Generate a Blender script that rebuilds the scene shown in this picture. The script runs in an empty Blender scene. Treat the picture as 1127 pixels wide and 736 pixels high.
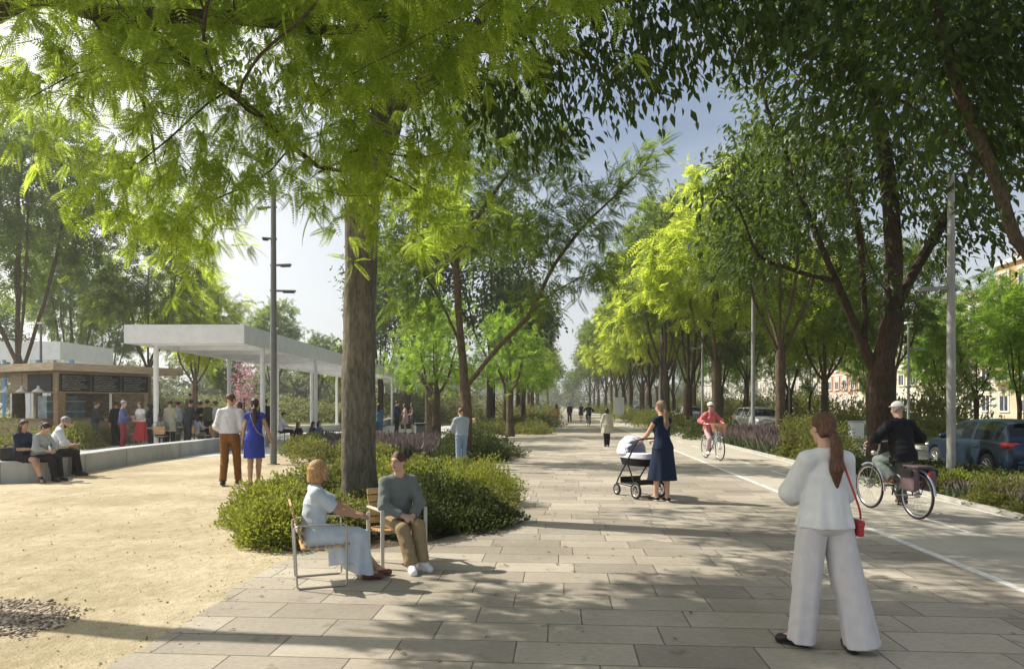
import bpy, bmesh, math, random
import numpy as np
from mathutils import Vector, Matrix, Quaternion
SC = bpy.context.scene
COL = SC.collection
R = math.radians
# ------------------------------------------------------------------ camera frame (photo pixels of 1127 x 736)
F, CX, HZ, CH = 751.0, 563.5, 445.0, 1.65
YAW = R(4.07)
SA, CA = math.sin(YAW), math.cos(YAW)
def W(lat, d, z=0.0):
    "camera lateral / depth -> world"
    return Vector((-SA * d + CA * lat, CA * d + SA * lat, z))
def G(px, py, z=0.0):
    d = (CH - z) * F / (py - HZ)
    return W((px - CX) / F * d, d, z)
def P(px, py, d):
    return W((px - CX) / F * d, d, CH + (HZ - py) / F * d)
def PX(X, Y, Z=0):
    d = -SA * X + CA * Y; l = CA * X + SA * Y
    return (CX + l / d * F, HZ - (Z - CH) / d * F)
def camdeg(a):
    "heading measured from camera-right, counter-clockwise -> world heading"
    return R(a) + YAW
cam = bpy.data.cameras.new('camera'); camo = bpy.data.objects.new('camera', cam); COL.objects.link(camo)
camo.location = (0, 0, CH); camo.rotation_euler = (R(90), 0, YAW)
cam.sensor_width = 36; cam.lens = F / 1127 * 36; cam.shift_y = (HZ - 368) / 1127; cam.clip_end = 3000; cam.clip_start = .05
SC.camera = camo
# ------------------------------------------------------------------ light
EL = R(45); SD = Vector((-math.cos(R(15)), math.sin(R(15)), 0))
SUN = Vector((SD.x * math.cos(EL), SD.y * math.cos(EL), math.sin(EL)))
sl = bpy.data.lights.new('sun', 'SUN'); so = bpy.data.objects.new('sun', sl); COL.objects.link(so)
sl.energy = 5.0; sl.angle = R(.6); sl.color = (1, .93, .80)
so.rotation_euler = (-SUN).to_track_quat('-Z', 'Y').to_euler(); so.location = (-20, 10, 30)
def shadow_xy(p):
    k = p[2] / SUN.z
    return p[0] - SUN.x * k, p[1] - SUN.y * k
wd = bpy.data.worlds.new('World'); SC.world = wd; wd.use_nodes = True
nt = wd.node_tree; bg = nt.nodes['Background']
sk = nt.nodes.new('ShaderNodeTexSky'); sk.sky_type = 'NISHITA'; sk.sun_disc = False
sk.sun_elevation = EL; sk.sun_rotation = math.atan2(SUN.x, SUN.y); sk.air_density = 1.0; sk.dust_density = 1.4; sk.ozone_density = 1.2; sk.altitude = 10
tcw = nt.nodes.new('ShaderNodeTexCoord'); mpw = nt.nodes.new('ShaderNodeMapping'); mpw.inputs['Scale'].default_value = (1, 1, 2.6); nt.links.new(tcw.outputs['Generated'], mpw.inputs[0])
cln = nt.nodes.new('ShaderNodeTexNoise'); cln.inputs['Scale'].default_value = 2.2; cln.inputs['Detail'].default_value = 6; nt.links.new(mpw.outputs[0], cln.inputs[0])
clr = nt.nodes.new('ShaderNodeMapRange'); clr.interpolation_type = 'SMOOTHSTEP'; nt.links.new(cln.outputs[0], clr.inputs[0]); clr.inputs[1].default_value = .36; clr.inputs[2].default_value = .70; clr.inputs[3].default_value = .06; clr.inputs[4].default_value = .30
clm = nt.nodes.new('ShaderNodeMix'); clm.data_type = 'RGBA'; nt.links.new(clr.outputs[0], clm.inputs[0]); nt.links.new(sk.outputs[0], clm.inputs[6]); clm.inputs[7].default_value = (8.4, 8.7, 9, 1)
spz = nt.nodes.new('ShaderNodeSeparateXYZ'); nt.links.new(tcw.outputs['Generated'], spz.inputs[0])
hzr = nt.nodes.new('ShaderNodeMapRange'); hzr.interpolation_type = 'SMOOTHSTEP'; nt.links.new(spz.outputs[2], hzr.inputs[0])
for i_, v_ in enumerate((-.02, .40, .95, 0)): hzr.inputs[i_ + 1].default_value = v_
hzm = nt.nodes.new('ShaderNodeMix'); hzm.data_type = 'RGBA'; nt.links.new(hzr.outputs[0], hzm.inputs[0]); nt.links.new(clm.outputs[2], hzm.inputs[6]); hzm.inputs[7].default_value = (7.9, 8.1, 8.2, 1)
dpn = nt.nodes.new('ShaderNodeVectorMath'); dpn.operation = 'DOT_PRODUCT'; nt.links.new(tcw.outputs['Generated'], dpn.inputs[0]); dpn.inputs[1].default_value = SUN
glr = nt.nodes.new('ShaderNodeMapRange'); glr.interpolation_type = 'SMOOTHSTEP'; nt.links.new(dpn.outputs['Value'], glr.inputs[0])
for i_, v_ in enumerate((.38, .86, 0, .95)): glr.inputs[i_ + 1].default_value = v_
glm = nt.nodes.new('ShaderNodeMix'); glm.data_type = 'RGBA'; nt.links.new(glr.outputs[0], glm.inputs[0]); nt.links.new(hzm.outputs[2], glm.inputs[6]); glm.inputs[7].default_value = (11.8, 11.7, 11, 1)
nt.links.new(glm.outputs[2], bg.inputs[0]); bg.inputs[1].default_value = .082
vs = SC.view_settings; vs.view_transform = 'Standard'; vs.look = 'None'; vs.gamma = 1; vs.exposure = 0.5; vs.use_curve_mapping = False
cy = SC.cycles
cy.use_denoising = True
try: cy.denoiser = 'OPENIMAGEDENOISE'; cy.denoising_input_passes = 'RGB_ALBEDO_NORMAL'; cy.denoising_prefilter = 'ACCURATE'
except Exception: pass
cy.max_bounces = 7; cy.diffuse_bounces = 3; cy.glossy_bounces = 2; cy.transmission_bounces = 4; cy.transparent_max_bounces = 6; cy.volume_bounces = 0
cy.caustics_reflective = False; cy.caustics_refractive = False; cy.sample_clamp_indirect = 6
cy.use_adaptive_sampling = True; cy.adaptive_threshold = .015
# ------------------------------------------------------------------ materials
MATS = {}
def nodes_of(m):
    m.use_nodes = True
    n = m.node_tree
    return n, n.nodes['Principled BSDF']
def ramp_mix(n, fac, c1, c2):
    mx = n.nodes.new('ShaderNodeMix'); mx.data_type = 'RGBA'
    n.links.new(fac, mx.inputs[0]); mx.inputs[6].default_value = (*c1, 1); mx.inputs[7].default_value = (*c2, 1)
    return mx.outputs[2]
def mmath(n, op, a, b=None, c=None):
    q = n.nodes.new('ShaderNodeMath'); q.operation = op
    for i, v in enumerate((a, b, c)):
        if v is None: continue
        if isinstance(v, (int, float)): q.inputs[i].default_value = v
        else: n.links.new(v, q.inputs[i])
    return q.outputs[0]
def noise(n, vec, scale, detail=4, rough=.55):
    t = n.nodes.new('ShaderNodeTexNoise'); t.inputs['Scale'].default_value = scale; t.inputs['Detail'].default_value = detail
    t.inputs['Roughness'].default_value = rough
    n.links.new(vec, t.inputs['Vector'])
    return t.outputs[0]
def mrange(n, v, a, b, c=0., d=1.):
    q = n.nodes.new('ShaderNodeMapRange'); q.interpolation_type = 'SMOOTHSTEP'
    n.links.new(v, q.inputs[0])
    for i, x in enumerate((a, b, c, d)): q.inputs[i + 1].default_value = x
    return q.outputs[0]
def tcoord(n, stretch=(1, 1, 1), kind='Object'):
    t = n.nodes.new('ShaderNodeTexCoord')
    m = n.nodes.new('ShaderNodeMapping'); m.inputs['Scale'].default_value = stretch
    n.links.new(t.outputs[kind], m.inputs[0])
    return m.outputs[0]
def bump(n, bs, h, strength, dist):
    b = n.nodes.new('ShaderNodeBump'); b.inputs['Strength'].default_value = strength; b.inputs['Distance'].default_value = dist
    n.links.new(h, b.inputs['Height']); n.links.new(b.outputs[0], bs.inputs['Normal'])
def mat(name, col, rough=.7, var=.12, scale=8, stretch=(1, 1, 1), bmp=.0, bscale=None, metal=0., spec=.4, col2=None, detail=4):
    if name in MATS: return MATS[name]
    m = bpy.data.materials.new(name); n, bs = nodes_of(m)
    bs.inputs['Roughness'].default_value = rough; bs.inputs['Metallic'].default_value = metal
    bs.inputs['Specular IOR Level'].default_value = spec
    v = tcoord(n, stretch)
    f = mrange(n, noise(n, v, scale, detail), .3, .7)
    a = tuple(c * (1 - var) for c in col); b = tuple(min(1, c * (1 + var)) for c in col) if col2 is None else col2
    n.links.new(ramp_mix(n, f, a, b), bs.inputs['Base Color'])
    if bmp: bump(n, bs, noise(n, v, bscale or scale * 3, 5), .9, bmp)
    MATS[name] = m
    return m
def cloth(name, col, rough=.85, fold=.012):
    if name in MATS: return MATS[name]
    m = bpy.data.materials.new(name); n, bs = nodes_of(m)
    bs.inputs['Roughness'].default_value = rough; bs.inputs['Specular IOR Level'].default_value = .2
    v = tcoord(n, (1, 1, .45))
    f = noise(n, v, 14, 3)
    n.links.new(ramp_mix(n, mrange(n, f, .3, .7), tuple(c * .95 for c in col), tuple(min(1, c * 1.04) for c in col)), bs.inputs['Base Color'])
    v2 = tcoord(n, (1, 1, .28)); wv = noise(n, tcoord(n), 420, 1)
    bump(n, bs, mmath(n, 'ADD', noise(n, v2, 17, 2, .4), mmath(n, 'MULTIPLY', wv, .06)), .8, fold)
    MATS[name] = m
    return m
def leafmat(name, c1, c2, tcol, tf=.45, rough=.5, spec=.3):
    m = bpy.data.materials.new(name); n, bs = nodes_of(m)
    g = n.nodes.new('ShaderNodeNewGeometry'); r = g.outputs['Random Per Island']
    n.links.new(ramp_mix(n, r, c1, c2), bs.inputs['Base Color'])
    bs.inputs['Roughness'].default_value = rough; bs.inputs['Specular IOR Level'].default_value = spec
    t = n.nodes.new('ShaderNodeBsdfTranslucent')
    n.links.new(ramp_mix(n, r, tuple(c * .75 for c in tcol), tuple(min(1, c * 1.25) for c in tcol)), t.inputs[0])
    mx = n.nodes.new('ShaderNodeMixShader'); mx.inputs[0].default_value = tf
    n.links.new(bs.outputs[0], mx.inputs[1]); n.links.new(t.outputs[0], mx.inputs[2])
    n.links.new(mx.outputs[0], n.nodes['Material Output'].inputs[0])
    MATS[name] = m
    return m
def bark(name, col, sc=1.):
    m = bpy.data.materials.new(name); n, bs = nodes_of(m)
    v = tcoord(n, (1, 1, .22)); v2 = tcoord(n, (1, 1, .9))
    f = noise(n, v, 26 * sc, 8, .7); g = noise(n, v2, 2.2, 3)
    c = ramp_mix(n, mrange(n, f, .32, .68), tuple(x * .55 for x in col), tuple(x * 1.3 for x in col))
    mx = n.nodes.new('ShaderNodeMix'); mx.data_type = 'RGBA'; mx.blend_type = 'MULTIPLY'; mx.inputs[0].default_value = .6
    n.links.new(c, mx.inputs[6]); n.links.new(ramp_mix(n, mrange(n, g, .3, .7), (.6, .62, .55), (1.1, 1.05, 1.)), mx.inputs[7])
    n.links.new(mx.outputs[2], bs.inputs['Base Color']); bs.inputs['Roughness'].default_value = .9; bs.inputs['Specular IOR Level'].default_value = .2
    bump(n, bs, mmath(n, 'ADD', f, mmath(n, 'MULTIPLY', noise(n, v2, 7, 3), .8)), 1., .05)
    MATS[name] = m
    return m
# ------------------------------------------------------------------ object helpers
def link(o, parent=None):
    COL.objects.link(o)
    if parent is not None: o.parent = parent
    return o
def tag(o, label=None, cat=None, group=None, kind=None):
    if label: o['label'] = label
    if cat: o['category'] = cat
    if group: o['group'] = group
    if kind: o['kind'] = kind
    return o
def empty(name, loc=(0, 0, 0), rz=0., label=None, cat=None, group=None):
    o = bpy.data.objects.new(name, None); link(o); o.location = loc; o.rotation_euler = (0, 0, rz); o.empty_display_size = .2
    return tag(o, label, cat, group)
def npmesh(name, V, faces, m, parent=None, smooth=False, mi=None):
    "V Nx3, faces: array MxK or list of such arrays"
    if not isinstance(faces, list): faces = [faces]
    faces = [f for f in faces if len(f)]
    me = bpy.data.meshes.new(name)
    V = np.asarray(V, np.float32)
    nl = sum(f.size for f in faces); npoly = sum(len(f) for f in faces)
    me.vertices.add(len(V)); me.vertices.foreach_set('co', V.ravel())
    me.loops.add(nl); me.loops.foreach_set('vertex_index', np.concatenate([f.ravel() for f in faces]).astype(np.int32))
    me.polygons.add(npoly)
    tot = np.concatenate([np.full(len(f), f.shape[1]) for f in faces]).astype(np.int32)
    st = np.concatenate([[0], np.cumsum(tot)[:-1]]).astype(np.int32)
    me.polygons.foreach_set('loop_start', st)
    try: me.polygons.foreach_set('loop_total', tot)
    except Exception: pass
    me.polygons.foreach_set('use_smooth', np.full(npoly, smooth))
    for x in (m if isinstance(m, (list, tuple)) else [m]): me.materials.append(x)
    if mi is not None: me.polygons.foreach_set('material_index', np.asarray(mi, np.int32))
    me.update(); me.validate()
    return link(bpy.data.objects.new(name, me), parent)
class MB:
    def __init__(s): s.v = []; s.f = []; s.sm = []
    def add(s, vs, fs, smooth=False):
        o = len(s.v); s.v += [tuple(v) for v in vs]; s.f += [tuple(i + o for i in f) for f in fs]; s.sm += [smooth] * len(fs)
        return s
    def box(s, c, d, rz=0., bev=0., rot=None):
        x, y, z = d[0] / 2, d[1] / 2, d[2] / 2
        M = rot if rot is not None else Matrix.Rotation(rz, 3, 'Z')
        if not bev:
            vs = [Vector((a * x, b * y, e * z)) for e in (-1, 1) for a, b in ((-1, -1), (1, -1), (1, 1), (-1, 1))]
            fs = [(3, 2, 1, 0), (4, 5, 6, 7), (0, 1, 5, 4), (1, 2, 6, 5), (2, 3, 7, 6), (3, 0, 4, 7)]
        else:
            b_ = min(bev, x * .9, y * .9, z * .9)
            bm = bmesh.new(); bmesh.ops.create_cube(bm, size=1)
            for v in bm.verts: v.co = Vector((v.co.x * 2 * x, v.co.y * 2 * y, v.co.z * 2 * z))
            bmesh.ops.bevel(bm, geom=bm.edges[:], offset=b_, segments=2, affect='EDGES', profile=.6)
            bm.verts.index_update()
            vs = [v.co.copy() for v in bm.verts]; fs = [tuple(v.index for v in f.verts) for f in bm.faces]; bm.free()
        return s.add([M @ v + Vector(c) for v in vs], fs)
    def tube(s, pts, r, n=8, caps=True, closed=False, smooth=True):
        pts = [Vector(p) for p in pts]; k = len(pts)
        rs = r if isinstance(r, (list, tuple)) else [r] * k
        vs = []; up = None
        for i, p in enumerate(pts):
            a = pts[(i - 1) % k] if (i or closed) else p; b = pts[(i + 1) % k] if (i < k - 1 or closed) else p
            t = (b - a).normalized()
            if up is None: up = t.orthogonal().normalized()
            up = (up - t * up.dot(t))
            up = up.normalized() if up.length > 1e-6 else t.orthogonal().normalized()
            w = t.cross(up)
            for j in range(n):
                q = 2 * math.pi * j / n
                vs.append(p + (up * math.cos(q) + w * math.sin(q)) * rs[i])
        fs = []
        for i in range(k if closed else k - 1):
            for j in range(n):
                a = i * n + j; b = i * n + (j + 1) % n; c = ((i + 1) % k) * n + (j + 1) % n; d = ((i + 1) % k) * n + j
                fs.append((a, b, c, d))
        s.add(vs, fs, smooth)
        if caps and not closed:
            s.add(vs[:n], [tuple(range(n - 1, -1, -1))]); s.add(vs[-n:], [tuple(range(n))])
        return s
    def lathe(s, prof, c=(0, 0, 0), n=20, M=None, smooth=True):
        "prof: list of (r, z)"
        vs = []; M = M or Matrix.Identity(3)
        for r, z in prof:
            for j in range(n):
                q = 2 * math.pi * j / n
                vs.append(M @ Vector((r * math.cos(q), r * math.sin(q), z)) + Vector(c))
        fs = [(i * n + j, i * n + (j + 1) % n, (i + 1) * n + (j + 1) % n, (i + 1) * n + j) for i in range(len(prof) - 1) for j in range(n)]
        return s.add(vs, fs, smooth)
    def prism(s, poly, z0, z1):
        k = len(poly)
        vs = [(p[0], p[1], z0) for p in poly] + [(p[0], p[1], z1) for p in poly]
        fs = [tuple(range(k - 1, -1, -1)), tuple(range(k, 2 * k))] + [(i, (i + 1) % k, (i + 1) % k + k, i + k) for i in range(k)]
        return s.add(vs, fs)
    def sheet(s, poly, z): return s.add([(p[0], p[1], z) for p in poly], [tuple(range(len(poly)))])
    def build(s, name, m, parent=None):
        me = bpy.data.meshes.new(name); me.from_pydata([tuple(v) for v in s.v], [], s.f); me.materials.append(m)
        me.polygons.foreach_set('use_smooth', s.sm); me.update()
        return link(bpy.data.objects.new(name, me), parent)
def arc_pts(c, r, a0, a1, n, ax=(1, 0, 0), ay=(0, 0, 1)):
    ax = Vector(ax); ay = Vector(ay); c = Vector(c)
    return [c + ax * (r * math.cos(a0 + (a1 - a0) * i / n)) + ay * (r * math.sin(a0 + (a1 - a0) * i / n)) for i in range(n + 1)]
def catmull(pts, k=8, closed=False):
    pts = [Vector(p) for p in pts]; n = len(pts); out = []
    for i in range(n if closed else n - 1):
        g = lambda j: pts[j % n] if closed else pts[max(0, min(n - 1, j))]
        a, b, c, d = g(i - 1), g(i), g(i + 1), g(i + 2)
        for t in np.linspace(0, 1, k, endpoint=False):
            out.append(.5 * (2 * b + (c - a) * t + (2 * a - 5 * b + 4 * c - d) * t * t + (3 * b - a - 3 * c + d) * t ** 3))
    if not closed: out.append(pts[-1])
    return out
def copy_tree(o, parent=None):
    c = o.copy(); COL.objects.link(c)
    if parent is not None: c.parent = parent
    for ch in [x for x in COL.objects if x.parent == o]: copy_tree(ch, c)
    return c
def inpoly(x, y, poly):
    x = np.asarray(x); y = np.asarray(y); r = np.zeros(x.shape, bool); j = len(poly) - 1
    for i in range(len(poly)):
        xi, yi = poly[i][0], poly[i][1]; xj, yj = poly[j][0], poly[j][1]
        r ^= ((yi > y) != (yj > y)) & (x < (xj - xi) * (y - yi) / (yj - yi + 1e-12) + xi); j = i
    return r
# ------------------------------------------------------------------ ground
def paving_mat(name, c1, c2, row=.393, ln=.80, joint=.007):
    m = bpy.data.materials.new(name); n, bs = nodes_of(m)
    v = tcoord(n); sx = n.nodes.new('ShaderNodeSeparateXYZ'); n.links.new(v, sx.inputs[0])
    yy = mmath(n, 'DIVIDE', sx.outputs[1], row); ry = mmath(n, 'FLOOR', yy); fy = mmath(n, 'FRACT', yy)
    wn = n.nodes.new('ShaderNodeTexWhiteNoise'); wn.noise_dimensions = '1D'; n.links.new(ry, wn.inputs['W'])
    xx = mmath(n, 'ADD', mmath(n, 'DIVIDE', sx.outputs[0], ln), wn.outputs[0]); cx = mmath(n, 'FLOOR', xx); fx = mmath(n, 'FRACT', xx)
    ex = mmath(n, 'MULTIPLY', mmath(n, 'MINIMUM', fx, mmath(n, 'SUBTRACT', 1, fx)), ln)
    ey = mmath(n, 'MULTIPLY', mmath(n, 'MINIMUM', fy, mmath(n, 'SUBTRACT', 1, fy)), row)
    e = mmath(n, 'MINIMUM', ex, ey)
    wob = mmath(n, 'MULTIPLY', mmath(n, 'SUBTRACT', noise(n, v, 9, 3), .5), .006)
    J = mrange(n, mmath(n, 'ADD', e, wob), joint * .35, joint)
    cb = n.nodes.new('ShaderNodeCombineXYZ'); n.links.new(cx, cb.inputs[0]); n.links.new(ry, cb.inputs[1])
    w2 = n.nodes.new('ShaderNodeTexWhiteNoise'); w2.noise_dimensions = '3D'; n.links.new(cb.outputs[0], w2.inputs[0])
    slab = ramp_mix(n, w2.outputs[0], c1, c2)
    big = mrange(n, noise(n, v, .55, 4), .3, .7); fine = noise(n, tcoord(n, (1, 4, 1)), 22, 6, .7); spk = noise(n, v, 160, 2)
    mx = n.nodes.new('ShaderNodeMix'); mx.data_type = 'RGBA'; mx.blend_type = 'MULTIPLY'; mx.inputs[0].default_value = 1
    n.links.new(slab, mx.inputs[6]); n.links.new(ramp_mix(n, mrange(n, fine, .28, .72), (.80, .78, .75), (1.1, 1.1, 1.1)), mx.inputs[7])
    m2 = n.nodes.new('ShaderNodeMix'); m2.data_type = 'RGBA'; m2.blend_type = 'MULTIPLY'; m2.inputs[0].default_value = 1
    n.links.new(mx.outputs[2], m2.inputs[6]); n.links.new(ramp_mix(n, big, (.82, .80, .77), (1.06, 1.06, 1.06)), m2.inputs[7])
    m3 = n.nodes.new('ShaderNodeMix'); m3.data_type = 'RGBA'
    st = mrange(n, noise(n, v, 3.1, 5, .65), .60, .70); m4 = n.nodes.new('ShaderNodeMix'); m4.data_type = 'RGBA'; m4.blend_type = 'MULTIPLY'; n.links.new(st, m4.inputs[0]); n.links.new(m2.outputs[2], m4.inputs[6]); m4.inputs[7].default_value = (.74, .71, .66, 1); m2 = m4
    n.links.new(J, m3.inputs[0]); m3.inputs[6].default_value = (.15, .13, .105, 1); n.links.new(m2.outputs[2], m3.inputs[7])
    n.links.new(m3.outputs[2], bs.inputs['Base Color']); bs.inputs['Roughness'].default_value = .8; bs.inputs['Specular IOR Level'].default_value = .3
    h = mmath(n, 'ADD', mmath(n, 'MULTIPLY', J, 1.), mmath(n, 'MULTIPLY', mmath(n, 'ADD', fine, mmath(n, 'MULTIPLY', spk, .4)), .45))
    bump(n, bs, h, .8, .008)
    return m
def sand_mat(name):
    m = bpy.data.materials.new(name); n, bs = nodes_of(m)
    v = tcoord(n)
    a = noise(n, v, .5, 5, .6); b = noise(n, v, 5, 6, .7); c = noise(n, v, 60, 4, .7)
    vv = n.nodes.new('ShaderNodeTexVoronoi'); vv.inputs['Scale'].default_value = 85; n.links.new(v, vv.inputs[0])
    col = ramp_mix(n, mrange(n, b, .3, .7), (.43, .37, .255), (.535, .465, .345))
    m1 = n.nodes.new('ShaderNodeMix'); m1.data_type = 'RGBA'; m1.blend_type = 'MULTIPLY'; m1.inputs[0].default_value = 1
    n.links.new(col, m1.inputs[6]); n.links.new(ramp_mix(n, mrange(n, a, .35, .65), (.78, .76, .72), (1.08, 1.08, 1.08)), m1.inputs[7])
    m2 = n.nodes.new('ShaderNodeMix'); m2.data_type = 'RGBA'; m2.blend_type = 'MULTIPLY'; m2.inputs[0].default_value = 1
    n.links.new(m1.outputs[2], m2.inputs[6]); n.links.new(ramp_mix(n, mrange(n, c, .25, .6), (.72, .68, .6), (1.05, 1.05, 1.05)), m2.inputs[7])
    n.links.new(m2.outputs[2], bs.inputs['Base Color']); bs.inputs['Roughness'].default_value = .95; bs.inputs['Specular IOR Level'].default_value = .1
    h = mmath(n, 'ADD', mmath(n, 'ADD', mmath(n, 'MULTIPLY', b, 1.6), mmath(n, 'MULTIPLY', noise(n, v, 2.2, 3), 2.5)), mmath(n, 'ADD', mmath(n, 'MULTIPLY', c, .35), mmath(n, 'MULTIPLY', vv.outputs[0], -.15)))
    bump(n, bs, h, .8, .03)
    return m
M_pav = paving_mat('stone paving', (.30, .27, .23), (.455, .415, .35))
M_sand = sand_mat('sandy gravel')
M_lane = mat('pale cycle lane concrete', (.42, .385, .32), .85, .1, 1.5, bmp=.004, bscale=60)
M_asph = mat('asphalt', (.115, .112, .108), .85, .2, 1.2, bmp=.004, bscale=90)
M_white = mat('white road paint', (.58, .56, .52), .7, .1, 14, col2=(.78, .77, .75), detail=8)
M_grass = mat('meadow grass', (.13, .17, .035), .9, .35, .8, bmp=.03, bscale=20, col2=(.2, .22, .06))
M_soil = mat('planting soil', (.09, .065, .04), .95, .3, 6, bmp=.03)
M_conc = mat('pale concrete', (.52, .51, .48), .8, .12, 2.5, bmp=.002, bscale=30)
M_kerb = mat('kerb stone', (.4, .385, .35), .8, .15, 5, bmp=.003)
def S(name, poly, z, m, kind='structure'):
    return tag(MB().sheet(poly, z).build(name, m), kind=kind)
# ground sheet reaching the horizon
S('ground', [(-900, -60), (900, -60), (900, 1800), (-900, 1800)], 0, M_grass)
PL = -2.85
S('sandy_square', [(-60, -20), (PL + .25, -20), (PL + .25, 17), (-5.2, 22), (-9.5, 27), (-14, 27), (-60, 18)], .004, M_sand)
S('terrace', [(-60, 15), (-16, 16.5), (-11, 21), (-7.5, 22), (-5.6, 25), (-5.6, 52), (-60, 56)], .008, M_conc)
# paving with an irregular left edge where sand has spilled over it
rng = np.random.default_rng(5)
edge = [(PL + rng.uniform(-.05, .05) + .03 * math.sin(y * 1.7), y) for y in np.arange(-20, 18, .2)]
S('paved_promenade', [(4.0, -20), (4.0, 400), (-5.4, 400), (-5.4, 22)] + edge[::-1], .012, M_pav)
S('cycle_lane', [(4.0, -20), (6.55, -20), (6.55, 400), (4.0, 400)], .0125, M_lane)
S('lane_line', [(4.02, -20), (4.12, -20), (4.12, 300), (4.02, 300)], .0165, M_white)
lm = MB()
for y in np.arange(-1.1, 120, 3.4): lm.sheet([(5.17, y), (5.26, y), (5.26, y + 1.5), (5.17, y + 1.5)], .0165)
tag(lm.build('lane_dashes', M_white), kind='structure')
S('lane_edge_line', [(6.42, -20), (6.49, -20), (6.49, 300), (6.42, 300)], .0165, M_white)
tag(MB().box((6.62, 150, .03), (.12, 340, .08)).build('lane_kerb', M_kerb), kind='structure')
S('verge_soil', [(6.68, -20), (9.2, -20), (9.2, 400), (6.68, 400)], .006, M_soil)
tag(MB().box((9.28, 150, .0), (.16, 340, .24)).build('road_kerb', M_kerb), kind='structure')
S('road', [(9.3, -20), (13.2, -20), (13.2, 400), (9.3, 400)], .005, M_asph)
rm = MB()
for y in np.arange(-5, 160, 6): rm.sheet([(11.4, y), (11.5, y), (11.5, y + 2.6), (11.4, y + 2.6)], .009)
tag(rm.build('road_dashes', M_white), kind='structure')
tag(MB().box((13.3, 150, .0), (.16, 340, .24)).build('far_road_kerb', M_kerb), kind='structure')
S('far_pavement', [(22, -20), (44, -20), (44, 400), (22, 400)], .006, M_lane)
# pebble patch, bottom left
pm = []
rng = np.random.default_rng(11)
gc = G(2, 686)
S('pebble_bed', [(gc.x + (.62 + .1 * math.sin(a * 3)) * math.cos(a) * 1.25 - .45, gc.y + (.5 + .07 * math.cos(a * 2)) * math.sin(a) * 1.0) for a in np.linspace(0, 6.28, 28, endpoint=False)], .009, mat('pebble dust', (.22, .17, .12), .95, .3, 20))
ico = bmesh.new(); bmesh.ops.create_icosphere(ico, subdivisions=1, radius=1); ico.verts.index_update()
IV = np.array([v.co for v in ico.verts]); IF = np.array([[v.index for v in f.verts] for f in ico.faces]); ico.free()
k = 3600
a = rng.uniform(0, 6.283, k); rr = np.sqrt(rng.uniform(0, 1., k)) * 1.0 + np.abs(rng.normal(0, .13, k))
cxs = gc.x + rr * .64 * np.cos(a) * 1.25 - .45; cys = gc.y + rr * .5 * np.sin(a)
sz = rng.uniform(.007, .02, k); th = rng.uniform(0, 6.283, k)
sq = rng.uniform(.6, 1.3, (k, 3)) * np.array([1.2, .9, .6])
vv = IV[None] * sq[:, None] * sz[:, None, None]
c_, s_ = np.cos(th)[:, None], np.sin(th)[:, None]
vx = vv[..., 0] * c_ - vv[..., 1] * s_; vy = vv[..., 0] * s_ + vv[..., 1] * c_
VV = np.stack([vx + cxs[:, None], vy + cys[:, None], vv[..., 2] + sz[:, None] * .5 + .008], -1).reshape(-1, 3)
FF = (IF[None] + (np.arange(k) * len(IV))[:, None, None]).reshape(-1, 3)
pmat = bpy.data.materials.new('pebbles'); n, bs = nodes_of(pmat)
gg = n.nodes.new('ShaderNodeNewGeometry'); n.links.new(ramp_mix(n, gg.outputs['Random Per Island'], (.16, .11, .07), (.55, .47, .38)), bs.inputs['Base Color']); bs.inputs['Roughness'].default_value = .8
tag(npmesh('pebbles', VV, FF, pmat, smooth=True), kind='stuff', label='brown and cream pebbles heaped at the edge of the sand')
# a thin scatter of small stones and dead leaves on the sand
k = 1500
cxs = np.where(rng.uniform(0, 1, k) < .35, rng.normal(-2.75, .16, k), rng.uniform(-9, -2.7, k)); cys = rng.uniform(3.6, 14, k); sz = rng.uniform(.004, .011, k)
vv = IV[None] * sz[:, None, None] * rng.uniform(.6, 1.3, (k, 1, 3))
VV = np.stack([vv[..., 0] + cxs[:, None], vv[..., 1] + cys[:, None], vv[..., 2] * .6 + .012], -1).reshape(-1, 3)
tag(npmesh('loose_grit', VV, (IF[None] + (np.arange(k) * len(IV))[:, None, None]).reshape(-1, 3), pmat, smooth=True), kind='stuff', label='loose grit scattered over the sand')

# fallen leaves lying on the paving and sand
k = 420
cxs = rng.normal(-.5, 2.6, k); cys = rng.uniform(3.8, 19, k); a = rng.uniform(0, 6.283, k); sz = rng.uniform(.025, .06, k)
q = np.array([[0, -.5, 0], [.28, 0, .12], [0, .5, .02], [-.28, 0, .12]])
VV = np.stack([(q[None, :, 0] * np.cos(a)[:, None] - q[None, :, 1] * np.sin(a)[:, None]) * sz[:, None] + cxs[:, None], (q[None, :, 0] * np.sin(a)[:, None] + q[None, :, 1] * np.cos(a)[:, None]) * sz[:, None] + cys[:, None], q[None, :, 2] * sz[:, None] * np.ones((k, 1)) + .0185], -1).reshape(-1, 3)
lm_ = bpy.data.materials.new('fallen leaf'); n, bs = nodes_of(lm_); gg = n.nodes.new('ShaderNodeNewGeometry'); n.links.new(ramp_mix(n, gg.outputs['Random Per Island'], (.11, .075, .03), (.30, .24, .08)), bs.inputs['Base Color'])
tag(npmesh('fallen_leaves', VV, np.array([[0, 1, 2, 3]]) + (np.arange(k) * 4)[:, None], lm_), kind='stuff', label='dry fallen leaves scattered over paving')
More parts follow.
